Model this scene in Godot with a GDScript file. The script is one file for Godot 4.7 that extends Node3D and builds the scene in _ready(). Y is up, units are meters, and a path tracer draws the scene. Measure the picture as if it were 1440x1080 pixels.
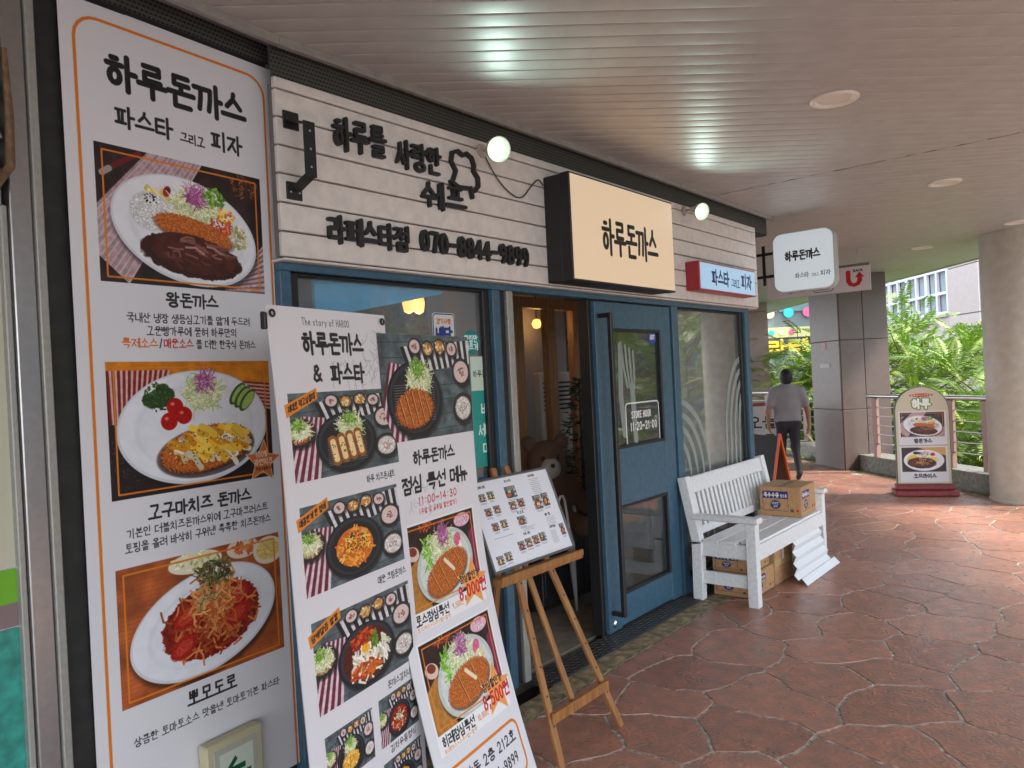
extends Node3D

const FONT_CHO := "ㄱㄲㄴㄷㄸㄹㅁㅂㅃㅅㅆㅇㅈㅉㅊㅋㅌㅍㅎ"
const FONT_JUNG := ["ㅏ", "ㅐ", "ㅑ", "ㅒ", "ㅓ", "ㅔ", "ㅕ", "ㅖ", "ㅗ", "ㅗㅏ", "ㅗㅐ", "ㅗㅣ", "ㅛ", "ㅜ", "ㅜㅓ", "ㅜㅔ", "ㅜㅣ", "ㅠ", "ㅡ", "ㅡㅣ", "ㅣ"]
const FONT_JONG := ["", "ㄱ", "ㄲ", "ㄱㅅ", "ㄴ", "ㄴㅈ", "ㄴㅎ", "ㄷ", "ㄹ", "ㄹㄱ", "ㄹㅁ", "ㄹㅂ", "ㄹㅅ", "ㄹㅌ", "ㄹㅍ", "ㄹㅎ", "ㅁ", "ㅂ", "ㅂㅅ", "ㅅ", "ㅆ", "ㅇ", "ㅈ", "ㅊ", "ㅋ", "ㅌ", "ㅍ", "ㅎ"]
# strokes of each letter in a unit box, x right and y down; "o" stands for a ring given by centre and radii
const JAMO := {
	"ㄱ": [[.05, .1, .88, .1, .84, .5, .66, .98]], "ㄴ": [[.1, .05, .1, .88, .96, .88]], "ㄷ": [[.93, .1, .1, .1, .1, .9, .96, .9]],
	"ㄹ": [[.06, .05, .9, .05, .9, .48, .1, .48, .1, .95, .97, .95]], "ㅁ": [[.08, .08, .92, .08, .9, .92, .1, .92, .08, .08]],
	"ㅂ": [[.1, .02, .1, .94, .9, .94, .9, .02], [.1, .5, .9, .5]], "ㅅ": [[.52, .02, .46, .42, .04, .96], [.5, .4, .96, .96]],
	"ㅇ": [["o", .5, .52, .44, .44]], "ㅈ": [[.06, .1, .94, .1, .5, .55, .04, .97], [.52, .5, .97, .97]],
	"ㅊ": [[.36, .0, .66, .0], [.06, .24, .94, .24, .5, .6, .04, .98], [.52, .56, .97, .98]], "ㅋ": [[.05, .08, .9, .08, .86, .5, .7, .98], [.08, .5, .84, .46]],
	"ㅌ": [[.93, .06, .1, .06, .1, .94, .96, .94], [.1, .5, .9, .5]], "ㅍ": [[.05, .1, .95, .1], [.3, .1, .34, .9], [.7, .1, .66, .9], [.03, .92, .97, .92]],
	"ㅎ": [[.34, .0, .66, .0], [.04, .24, .96, .24], ["o", .5, .7, .32, .27]],
	"ㅏ": [[.25, .0, .25, 1.0], [.25, .46, .95, .46]], "ㅑ": [[.25, .0, .25, 1.0], [.25, .34, .95, .34], [.25, .62, .95, .62]],
	"ㅓ": [[.8, .0, .8, 1.0], [.1, .44, .8, .44]], "ㅕ": [[.8, .0, .8, 1.0], [.1, .32, .8, .32], [.1, .62, .8, .62]],
	"ㅣ": [[.5, .0, .5, 1.0]], "ㅐ": [[.15, .04, .15, .96], [.8, .0, .8, 1.0], [.15, .48, .8, .48]], "ㅒ": [[.15, .04, .15, .96], [.8, .0, .8, 1.0], [.15, .36, .8, .36], [.15, .62, .8, .62]],
	"ㅔ": [[.5, .05, .5, .95], [.92, .0, .92, 1.0], [.0, .46, .5, .46]], "ㅖ": [[.5, .05, .5, .95], [.92, .0, .92, 1.0], [.0, .34, .5, .34], [.0, .62, .5, .62]],
	"ㅗ": [[.0, .84, 1.0, .84], [.5, .18, .5, .84]], "ㅛ": [[.0, .84, 1.0, .84], [.34, .18, .34, .84], [.66, .18, .66, .84]],
	"ㅜ": [[.0, .2, 1.0, .2], [.5, .2, .5, .98]], "ㅠ": [[.0, .2, 1.0, .2], [.34, .2, .32, .98], [.66, .2, .68, .98]], "ㅡ": [[.0, .5, 1.0, .5]]}
const LATIN := {
	"0": [["o", .5, .5, .4, .46]], "1": [[.3, .2, .55, .04, .55, .98]], "2": [[.12, .25, .3, .05, .65, .04, .85, .25, .75, .48, .12, .95, .9, .95]],
	"3": [[.12, .12, .5, .04, .82, .2, .72, .42, .4, .48, .8, .58, .86, .8, .55, .97, .1, .88]], "4": [[.7, .98, .7, .04, .08, .68, .95, .68]],
	"5": [[.85, .05, .22, .05, .16, .45, .6, .4, .88, .62, .78, .9, .45, .98, .1, .88]], "6": [["o", .52, .7, .34, .26], [.2, .7, .24, .3, .55, .03]], "7": [[.08, .05, .88, .05, .7, .4, .5, .98]], "L": [[.16, .03, .16, .96, .88, .96]], "8": [["o", .5, .27, .32, .23], ["o", .5, .74, .38, .25]],
	"9": [["o", .48, .3, .34, .26], [.82, .3, .78, .7, .55, .98]], "-": [[.1, .52, .9, .52]], "~": [[.05, .58, .25, .44, .5, .52, .72, .6, .95, .46]],
	":": [[.48, .3, .52, .3], [.48, .75, .52, .75]], ",": [[.5, .85, .38, 1.12]], ".": [[.48, .95, .52, .95]], "/": [[.8, .0, .2, 1.05]], "+": [[.2, .5, .8, .5], [.5, .22, .5, .78]],
	"(": [[.7, -.05, .42, .25, .42, .75, .7, 1.05]], ")": [[.3, -.05, .58, .25, .58, .75, .3, 1.05]], "%": [["o", .22, .26, .18, .2], ["o", .78, .76, .18, .2], [.8, .02, .2, .98]],
	"&": [[.95, .95, .25, .32, .3, .08, .55, .04, .68, .22, .2, .6, .12, .84, .35, .98, .65, .9, .88, .55]],
	"A": [[.05, .98, .5, .03, .95, .98], [.22, .66, .78, .66]], "B": [[.15, .5, .65, .5, .85, .7, .75, .95, .15, .97, .15, .03, .65, .04, .78, .26, .65, .5]], "C": [[.92, .2, .6, .03, .2, .2, .08, .5, .2, .82, .6, .97, .92, .8]],
	"D": [[.12, .03, .12, .97, .6, .93, .88, .6, .85, .3, .6, .05, .12, .03]], "E": [[.9, .04, .14, .04, .14, .96, .9, .96], [.14, .5, .78, .5]], "F": [[.9, .04, .14, .04, .14, .98], [.14, .5, .78, .5]],
	"H": [[.12, .03, .12, .98], [.88, .03, .88, .98], [.12, .5, .88, .5]], "I": [[.5, .03, .5, .98]], "K": [[.14, .03, .14, .98], [.86, .03, .16, .58], [.4, .42, .9, .98]], "M": [[.08, .98, .12, .04, .5, .7, .88, .04, .92, .98]], "N": [[.12, .98, .12, .04, .88, .96, .88, .02]],
	"O": [["o", .5, .5, .44, .46]], "R": [[.14, .98, .14, .04, .62, .05, .84, .25, .64, .5, .14, .52], [.5, .52, .9, .98]], "S": [[.85, .16, .5, .03, .16, .16, .25, .42, .75, .56, .86, .82, .5, .97, .12, .86]],
	"T": [[.04, .05, .96, .05], [.5, .05, .5, .98]], "U": [[.12, .02, .12, .7, .35, .97, .65, .97, .88, .7, .88, .02]], "W": [[.02, .04, .26, .96, .5, .3, .74, .96, .98, .04]], "X": [[.1, .04, .9, .97], [.9, .04, .1, .97]],
	"a": [["o", .45, .7, .34, .27], [.8, .44, .8, .98]], "e": [[.14, .68, .84, .68, .7, .46, .4, .42, .14, .6, .14, .82, .4, .98, .8, .9]], "f": [[.8, .08, .55, .04, .45, .2, .45, .98], [.2, .44, .76, .44]],
	"h": [[.18, .02, .18, .98], [.18, .6, .5, .44, .8, .58, .8, .98]], "l": [[.5, .02, .5, .98]], "o": [["o", .5, .7, .36, .27]], "r": [[.3, .44, .3, .98], [.3, .62, .55, .46, .8, .48]],
	"s": [[.78, .52, .5, .43, .24, .52, .34, .67, .66, .74, .76, .88, .5, .98, .2, .9]], "t": [[.42, .16, .42, .86, .6, .98, .8, .94], [.15, .44, .78, .44]], "v": [[.12, .44, .5, .98, .88, .44]], "y": [[.12, .44, .5, .96], [.88, .44, .5, .98, .2, 1.2]]}


func jamo_into(out: Array, j: String, x: float, y: float, w: float, h: float) -> void:
	for s in JAMO[j]:
		stroke_into(out, s, x, y, w, h)


func stroke_into(out: Array, s: Array, x: float, y: float, w: float, h: float) -> void:
	var p := PackedVector2Array()
	if s[0] is String:
		for i in 15:
			var a := TAU * i / 14.0 - PI / 2
			p.append(Vector2(x + (s[1] + cos(a) * s[3]) * w, y + (s[2] + sin(a) * s[4]) * h))
	else:
		for i in range(0, s.size(), 2):
			p.append(Vector2(x + s[i] * w, y + s[i + 1] * h))
	out.append(p)


func consonant_into(out: Array, c: String, x: float, y: float, w: float, h: float) -> void:
	const DOUBLE := {"ㄲ": "ㄱ", "ㄸ": "ㄷ", "ㅃ": "ㅂ", "ㅆ": "ㅅ", "ㅉ": "ㅈ"}
	if DOUBLE.has(c):
		for k in 2:
			if c == "ㄲ":
				stroke_into(out, [.0, .1, .95, .1, .9, .5, .7, .98], x + w * (k * .52), y, w * .38, h)
			else:
				jamo_into(out, DOUBLE[c], x - w * .02 + w * .56 * k, y, w * .43, h)
	elif c.length() == 2:
		jamo_into(out, c[0], x - w * .08, y, w * .48, h)
		jamo_into(out, c[1], x + w * .6, y, w * .48, h)
	else:
		jamo_into(out, c, x, y, w, h)


# [glyphs, width]: glyphs is an array with one array of polylines for each character, in units of the text height
func letters(s: String) -> Array:
	var glyphs := []
	var x := 0.0
	for i in s.length():
		var ch := s[i]
		var code := s.unicode_at(i)
		var out := []
		if ch == " ":
			x += .42
			continue
		if code >= 0xAC00 and code <= 0xD7A3:
			var k := code - 0xAC00
			var cho: String = FONT_CHO[k / 588]
			var jung: String = FONT_JUNG[(k % 588) / 28]
			var jong: String = FONT_JONG[k % 28]
			var f := .6 if jong else 1.0
			if jung.length() == 2:
				consonant_into(out, cho, x + .06, .04 * f, .5, .46 * f)
				jamo_into(out, jung[0], x + .02, .5 * f, .62, .42 * f)
				jamo_into(out, jung[1], x + .66, .0, .3, f * .98)
			elif "ㅗㅛㅜㅠㅡ".contains(jung):
				consonant_into(out, cho, x + .19, .02, .62, .44 * f + .03)
				jamo_into(out, jung, x + .03, .5 * f, .94, .48 * f)
			else:
				if "ㄲㄸㅃㅆㅉ".contains(cho):
					consonant_into(out, cho, x - .05, .1 * f, .72, .74 * f)
				else:
					consonant_into(out, cho, x + .03, .1 * f, .52, .74 * f)
				var dbl := "ㄲㄸㅃㅆㅉ".contains(cho)
				jamo_into(out, jung, x + (.75 if dbl else .62), .0, .29 if dbl else .38, f * .98)
			if jong:
				consonant_into(out, jong, x + .2, .66, .66, .33)
			x += 1.06
		elif LATIN.has(ch):
			var w := .58
			if ".,:1lI".contains(ch): w = .36
			for st in LATIN[ch]:
				stroke_into(out, st, x + .04, .04, w, .92)
			x += w + .14
		glyphs.append(out)
	return [glyphs, x]


class Canvas:
	var w: int
	var h: int
	var d := PackedByteArray()
	var rng := RandomNumberGenerator.new()
	var noise := FastNoiseLite.new()

	func _init(width: int, height: int, c: Color, s := 1) -> void:
		w = width
		h = height
		var im := Image.create_empty(w, h, false, Image.FORMAT_RGB8)
		im.fill(c)
		d = im.get_data()
		rng.seed = s
		noise.seed = s
		noise.frequency = .09

	func image() -> Image:
		return Image.create_from_data(w, h, false, Image.FORMAT_RGB8, d)

	func texture() -> ImageTexture:
		return ImageTexture.create_from_image(image())

	func rect(x: float, y: float, rw: float, rh: float, c: Color) -> void:
		var im := image()
		im.fill_rect(Rect2i(roundi(x), roundi(y), roundi(rw), roundi(rh)), c)
		d = im.get_data()

	func put(other: Canvas, x: float, y: float, pw: float, ph: float) -> void:
		var im := image()
		var o := other.image()
		o.resize(roundi(pw), roundi(ph), Image.INTERPOLATE_LANCZOS)
		im.blit_rect(o, Rect2i(0, 0, o.get_width(), o.get_height()), Vector2i(roundi(x), roundi(y)))
		d = im.get_data()

	# an ellipse; nz varies its tone with noise of the given frequency
	func ell(cx: float, cy: float, rx: float, ry: float, c: Color, rot := 0.0, nz := 0.0, freq := .09, a := 1.0, edge := 1.2, wob := 0.0) -> void:
		var m := maxf(rx, ry) * (1.0 + wob) + 2
		var ca := cos(rot)
		var sa := sin(rot)
		var mr := minf(rx, ry)
		noise.frequency = freq
		for y in range(maxi(0, int(cy - m)), mini(h, int(cy + m) + 1)):
			var o := (y * w) * 3
			for x in range(maxi(0, int(cx - m)), mini(w, int(cx + m) + 1)):
				var dx := x - cx
				var dy := y - cy
				var u := (dx * ca + dy * sa) / rx
				var v := (dy * ca - dx * sa) / ry
				var k := u * u + v * v
				if k > 1.6:
					continue
				var r := sqrt(k)
				if wob > 0.0:
					r -= wob * noise.get_noise_2d(x * 1.3 + 77, y * 1.3)
				var al := clampf(.5 - (r - 1.0) * mr / edge, 0, 1) * a
				if al <= 0:
					continue
				var f := 1.0
				if nz > 0.0:
					f += nz * noise.get_noise_2d(x, y)
				var i := o + x * 3
				d[i] = int(lerpf(d[i], clampf(c.r * f, 0, 1) * 255, al))
				d[i + 1] = int(lerpf(d[i + 1], clampf(c.g * f, 0, 1) * 255, al))
				d[i + 2] = int(lerpf(d[i + 2], clampf(c.b * f, 0, 1) * 255, al))

	func cap(p: Vector2, q: Vector2, r: float, c: Color, a := 1.0) -> void:
		var e := q - p
		var l2 := maxf(e.length_squared(), .0001)
		for y in range(maxi(0, int(minf(p.y, q.y) - r - 1)), mini(h, int(maxf(p.y, q.y) + r + 2))):
			for x in range(maxi(0, int(minf(p.x, q.x) - r - 1)), mini(w, int(maxf(p.x, q.x) + r + 2))):
				var t := clampf(((x - p.x) * e.x + (y - p.y) * e.y) / l2, 0, 1)
				var dx := x - p.x - e.x * t
				var dy := y - p.y - e.y * t
				var al := clampf(r + .5 - sqrt(dx * dx + dy * dy), 0, 1) * a
				if al <= 0:
					continue
				var i := (y * w + x) * 3
				d[i] = int(lerpf(d[i], c.r * 255, al))
				d[i + 1] = int(lerpf(d[i + 1], c.g * 255, al))
				d[i + 2] = int(lerpf(d[i + 2], c.b * 255, al))

	func line(p: PackedVector2Array, r: float, c: Color, a := 1.0) -> void:
		for i in p.size() - 1:
			cap(p[i], p[i + 1], r, c, a)

	func poly(p: PackedVector2Array, c: Color, nz := 0.0, freq := .09) -> void:
		noise.frequency = freq
		var lo := h
		var hi := 0
		for q in p:
			lo = mini(lo, int(q.y))
			hi = maxi(hi, int(q.y) + 1)
		for y in range(maxi(0, lo), mini(h, hi)):
			var xs := []
			for i in p.size():
				var a := p[i]
				var b := p[(i + 1) % p.size()]
				if (a.y <= y + .5) != (b.y <= y + .5):
					xs.append(a.x + (y + .5 - a.y) / (b.y - a.y) * (b.x - a.x))
			xs.sort()
			for k in range(0, xs.size() - 1, 2):
				for x in range(maxi(0, int(floor(xs[k]))), mini(w, int(xs[k + 1]) + 1)):
					var al := clampf(minf(x + 1 - xs[k], xs[k + 1] - x), 0, 1)
					var f := 1.0 + (nz * noise.get_noise_2d(x, y) if nz > 0.0 else 0.0)
					var i := (y * w + x) * 3
					d[i] = int(lerpf(d[i], clampf(c.r * f, 0, 1) * 255, al))
					d[i + 1] = int(lerpf(d[i + 1], clampf(c.g * f, 0, 1) * 255, al))
					d[i + 2] = int(lerpf(d[i + 2], clampf(c.b * f, 0, 1) * 255, al))

	func frame(x: float, y: float, fw: float, fh: float, r: float, rad: float, c: Color) -> void:
		var p := PackedVector2Array()
		for k in 4:
			var cc := Vector2(x + (fw - rad if k == 1 or k == 2 else rad), y + (fh - rad if k >= 2 else rad))
			for j in 6:
				var a := PI + k * PI / 2 + j * PI / 10
				p.append(cc + Vector2(cos(a), sin(a)) * rad)
		p.append(p[0])
		line(p, r, c)

	func star(cx: float, cy: float, r: float, c: Color, rot := 0.0) -> void:
		var p := PackedVector2Array()
		for i in 10:
			var a := rot - PI / 2 + i * PI / 5
			p.append(Vector2(cx, cy) + Vector2(cos(a), sin(a)) * (r if i % 2 == 0 else r * .45))
		poly(p, c)
		p.append(p[0])
		line(p, 1.0, Color(.93, .8, .68))

	func within(rx: float, ry: float) -> Vector2:
		var a := rng.randf() * TAU
		var r := sqrt(rng.randf())
		return Vector2(cos(a) * rx, sin(a) * ry) * r

	# many short strokes: shredded cabbage, noodles, crumbs, grains
	func shreds(cx: float, cy: float, rx: float, ry: float, n: int, l: float, r: float, cols: Array, bend := 1.0, base := -9.0, spread := 3.1) -> void:
		for i in n:
			var p := Vector2(cx, cy) + within(rx, ry)
			var a := rng.randf() * TAU if base < -8 else base + rng.randf_range(-spread, spread)
			var q := p + Vector2(cos(a), sin(a)) * l * rng.randf_range(.5, 1.2)
			var m := (p + q) / 2 + Vector2(-sin(a), cos(a)) * l * .2 * bend * rng.randf_range(-1, 1)
			var c: Color = cols[rng.randi() % cols.size()]
			var f := rng.randf_range(.86, 1.1)
			c = Color(minf(c.r * f, 1), minf(c.g * f, 1), minf(c.b * f, 1))
			cap(p, m, r, c)
			cap(m, q, r, c)


# text with its left edge at x0, its right edge at x1 and its middle at yc
func write(cv: Canvas, s: String, x0: float, x1: float, yc: float, th: float, c: Color, weight := .075, rise := 0.0, a := 1.0) -> void:
	var g := letters(s)
	var sx: float = (x1 - x0) / g[1]
	for gl in g[0]:
		for p: PackedVector2Array in gl:
			var q := PackedVector2Array()
			for v in p:
				var x := x0 + v.x * sx
				q.append(Vector2(x, yc + (v.y - .5) * th + (x - x0) * rise))
			cv.line(q, weight * th, c, a)


# rows of tiny print that cannot be read
func fine_print(cv: Canvas, x: float, y: float, w: float, rows: int, step: float, c: Color) -> void:
	for k in rows:
		var n := w * cv.rng.randf_range(.6, 1.0)
		var px := x + (w - n) / 2
		while px < x + (w + n) / 2:
			var l := cv.rng.randf_range(1.5, 4.5)
			cv.cap(Vector2(px, y + k * step), Vector2(px + l, y + k * step), .8, c, .8)
			px += l + cv.rng.randf_range(2, 4)


# ---------- printed food pictures ----------
func cutlet(c: Canvas, x: float, y: float, rx: float, ry: float, rot := 0.0, cuts := 0) -> void:
	c.ell(x + 2, y + 5, rx * 1.03, ry * 1.03, Color(.22, .12, .07), rot, 0, .1, .7, 5)
	c.ell(x, y, rx, ry, Color(.72, .38, .14), rot, .5, .12, 1, 1.5, .18)
	for i in int(rx * ry * .12):
		var p := c.within(rx * .95, ry * .92).rotated(rot) + Vector2(x, y)
		var t := c.rng.randf()
		var k := Color(.56, .24, .08).lerp(Color(.92, .6, .25), t)
		c.cap(p, p + c.within(3, 2.5), .9, k)
	for i in cuts:
		var t := (i + 1.0) / (cuts + 1) * 2 - 1
		var m := Vector2(x, y) + Vector2(t * rx, 0).rotated(rot)
		var e := Vector2(ry * .12, ry * .85 * sqrt(1 - t * t)).rotated(rot)
		c.cap(m - e, m + e, 1.6, Color(.36, .16, .06))
		c.cap(m - e + Vector2(2.5, 0), m + e + Vector2(2.5, 0), 1.0, Color(.93, .72, .42))


func salad(c: Canvas, x: float, y: float, r: float, purple := false) -> void:
	c.ell(x, y, r, r * .85, Color(.74, .78, .55), 0, .25, .15, 1, 3, .15)
	c.shreds(x, y, r, r * .85, int(r * 6), r * .5, 1.0, [Color(.92, .93, .78), Color(.86, .9, .68), Color(.97, .97, .9), Color(.7, .78, .5)])
	if purple:
		c.shreds(x + r * .1, y - r * .55, r * .42, r * .45, int(r * 2.2), r * .45, 1.0, [Color(.55, .2, .45), Color(.68, .35, .6), Color(.8, .6, .76)])
	else:
		c.shreds(x - r * .1, y - r * .55, r * .45, r * .45, int(r * 2), r * .4, 1.3, [Color(.35, .55, .16), Color(.5, .68, .24), Color(.65, .78, .4)])


func rice(c: Canvas, x: float, y: float, r: float, col := Color(.9, .9, .88), topping := true) -> void:
	c.ell(x, y, r, r * .92, col * .86, 0, .2, .2, 1, 2, .1)
	c.shreds(x, y, r * .92, r * .84, int(r * 7), 4, 1.1, [col, col * .92, Color(1, 1, 1)])
	if topping:
		c.shreds(x, y, r * .5, r * .5, int(r * .8), 3, 1.0, [Color(.62, .36, .26), Color(.75, .5, .42)])


func bowl(c: Canvas, x: float, y: float, r: float, kind: int) -> void:
	c.ell(x + 3, y + 5, r * 1.05, r, Color(.05, .05, .06), 0, 0, .1, .6, 6)
	c.ell(x, y, r, r * .95, Color(.13, .13, .15))
	c.ell(x, y - 1, r * .9, r * .84, Color(.2, .2, .22))
	match kind:
		0:
			c.ell(x, y, r * .8, r * .74, Color(.87, .78, .76), 0, .08)
			c.shreds(x, y, r * .35, r * .3, int(r * .7), 4, 1.1, [Color(.4, .25, .2), Color(.6, .42, .36)])
		1:
			c.ell(x, y, r * .8, r * .74, Color(.45, .3, .2))
			rice(c, x, y, r * .76)
		2:
			c.ell(x, y, r * .8, r * .74, Color(.6, .45, .3), 0, .4, .2)
			c.shreds(x, y, r * .6, r * .55, int(r * 1.6), r * .3, 2.2, [Color(.9, .75, .45), Color(.95, .88, .7), Color(.8, .5, .2)])
		3:
			c.ell(x, y, r * .8, r * .74, Color(.62, .16, .08), 0, .5, .2)
			c.shreds(x, y, r * .6, r * .55, int(r * 1.6), r * .3, 1.8, [Color(.8, .25, .1), Color(.55, .1, .06), Color(.4, .5, .15)])


func stripes(c: Canvas, p: PackedVector2Array, a: Color, b: Color, n: int) -> void:
	for k in n:
		var t0 := float(k) / n
		var t1 := (k + .55) / n
		c.poly(PackedVector2Array([p[0].lerp(p[1], t0), p[0].lerp(p[1], t1), p[3].lerp(p[2], t1) + Vector2(4, 2), p[3].lerp(p[2], t0) + Vector2(4, 2)]), a if k % 2 == 0 else a * 1.1, .25, .05)
		c.poly(PackedVector2Array([p[0].lerp(p[1], t1), p[0].lerp(p[1], t0 + 1.0 / n), p[3].lerp(p[2], t0 + 1.0 / n) + Vector2(4, 2), p[3].lerp(p[2], t1) + Vector2(4, 2)]), b, .12, .05)


# a black tray seen from above; kind says what lies in the middle
func pic_tray(kind: int, s: int) -> Canvas:
	var c := Canvas.new(330, 250, Color(.36, .42, .45), s)
	c.poly(PackedVector2Array([Vector2(0, 0), Vector2(330, 0), Vector2(330, 250), Vector2(0, 250)]), Color(.33, .38, .4), .5, .02)
	for i in 7:
		c.cap(Vector2(0, 36.0 * i + 20), Vector2(330, 36.0 * i + 12), 1.0, Color(.2, .24, .26))
	stripes(c, PackedVector2Array([Vector2(70, 30), Vector2(330, 10), Vector2(330, 70), Vector2(90, 92)]), Color(.12, .12, .14), Color(.85, .85, .87), 11)
	stripes(c, PackedVector2Array([Vector2(30, 66), Vector2(96, 76), Vector2(66, 250), Vector2(-34, 250)]), Color(.42, .12, .22), Color(.86, .8, .82), 5)
	for i in 4:
		bowl(c, 120 + i * 46, 28 + (i % 2) * 5, 22, [0, 2, 2, 0][i])
	bowl(c, 292, 92, 38, 0)
	bowl(c, 292, 186, 42, 1)
	if kind != 0:
		bowl(c, 22, 112, 44, 3 if kind == 1 else 2)
		salad(c, 22, 106, 30)
	var mx := 160.0 if kind != 0 else 110.0
	c.ell(mx + 3, 160, 98, 92, Color(.05, .06, .07), 0, 0, .1, .6, 7)
	c.ell(mx, 154, 96, 90, Color(.1, .11, .14))
	c.ell(mx, 152, 88, 82, Color(.2, .21, .25))
	c.ell(mx, 154, 80, 74, Color(.12, .13, .15))
	match kind:
		0:
			for i in 16:
				c.cap(Vector2(mx - 70, 120 + i * 6), Vector2(mx + 70, 116 + i * 6), .7, Color(.5, .5, .5))
			salad(c, mx + 18, 104, 42)
			cutlet(c, mx - 4, 176, 66, 46, -.12, 5)
		1:
			for i in 14:
				c.cap(Vector2(mx - 62, 140 + i * 6), Vector2(mx + 62, 136 + i * 6), .7, Color(.55, .55, .55))
			salad(c, mx + 14, 106, 40)
			for i in 4:
				var q := Vector2(mx - 42 + i * 27, 176 - i * 5)
				c.cap(q + Vector2(-5, -32), q + Vector2(6, 34), 13, Color(.6, .36, .14))
				c.cap(q + Vector2(-4, -26), q + Vector2(5, 28), 8.5, Color(.96, .84, .62))
				c.shreds(q.x, q.y, 8, 26, 14, 4, 1.0, [Color(.35, .3, .1), Color(.98, .92, .75)])
		2:
			c.ell(mx, 154, 62, 58, Color(.85, .45, .12), 0, .3, .1)
			c.shreds(mx, 154, 56, 52, 190, 16, 2.4, [Color(.95, .65, .2), Color(.85, .4, .1), Color(.98, .78, .4)], 2)
			c.shreds(mx + 6, 140, 34, 30, 60, 4, 1.4, [Color(.25, .12, .05), Color(.2, .28, .08)])
		3:
			c.ell(mx, 154, 80, 74, Color(.32, .1, .06), 0, .5, .1)
			c.shreds(mx - 6, 110, 40, 24, 90, 10, 3.0, [Color(.75, .22, .08), Color(.6, .12, .05), Color(.85, .35, .1)])
			c.shreds(mx - 16, 166, 46, 40, 60, 34, 3.2, [Color(.95, .9, .82), Color(.9, .82, .7), Color(1, .97, .9)], 2, 1.2, .6)
			c.shreds(mx + 50, 150, 24, 34, 36, 26, 3.0, [Color(.95, .93, .88), Color(.8, .85, .7)], 2, 1.0, .7)
			c.shreds(mx - 10, 196, 50, 22, 50, 12, 4.0, [Color(.85, .42, .12), Color(.7, .25, .08)])
			c.ell(mx - 4, 136, 13, 12, Color(.95, .72, .12))
			c.shreds(mx + 28, 122, 14, 18, 26, 14, 2.4, [Color(.3, .5, .12), Color(.45, .62, .2)])
		4:
			c.ell(mx, 154, 74, 68, Color(.5, .12, .06), 0, .5, .12)
			c.shreds(mx, 158, 64, 56, 150, 9, 3, [Color(.75, .2, .1), Color(.9, .5, .3), Color(.55, .1, .06), Color(.9, .82, .7)])
			c.shreds(mx, 146, 26, 24, 40, 13, 2.2, [Color(.4, .6, .2), Color(.95, .95, .9)])
		5:
			salad(c, mx, 110, 40)
			c.ell(mx - 4, 178, 60, 42, Color(.9, .66, .2), 0, .25, .1, 1, 2, .15)
			c.shreds(mx - 4, 178, 54, 36, 90, 12, 2.4, [Color(.98, .8, .35), Color(.85, .55, .15), Color(1, .9, .6)])
	return c


func oval_plate(c: Canvas, x: float, y: float, rx: float, ry: float, rot: float) -> void:
	c.ell(x + 3, y + 8, rx * 1.02, ry * 1.03, Color(.1, .08, .08), rot, 0, .1, .55, 8)
	c.ell(x, y, rx, ry, Color(.83, .84, .87), rot, .03, .02)
	c.ell(x, y - 2, rx * .97, ry * .96, Color(.9, .91, .94), rot, .03, .02)
	c.ell(x, y, rx * .78, ry * .76, Color(.84, .86, .9), rot, .03, .02, 1, 8)
	c.ell(x, y + 2, rx * .75, ry * .73, Color(.89, .9, .93), rot, .03, .02, 1, 8)


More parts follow.
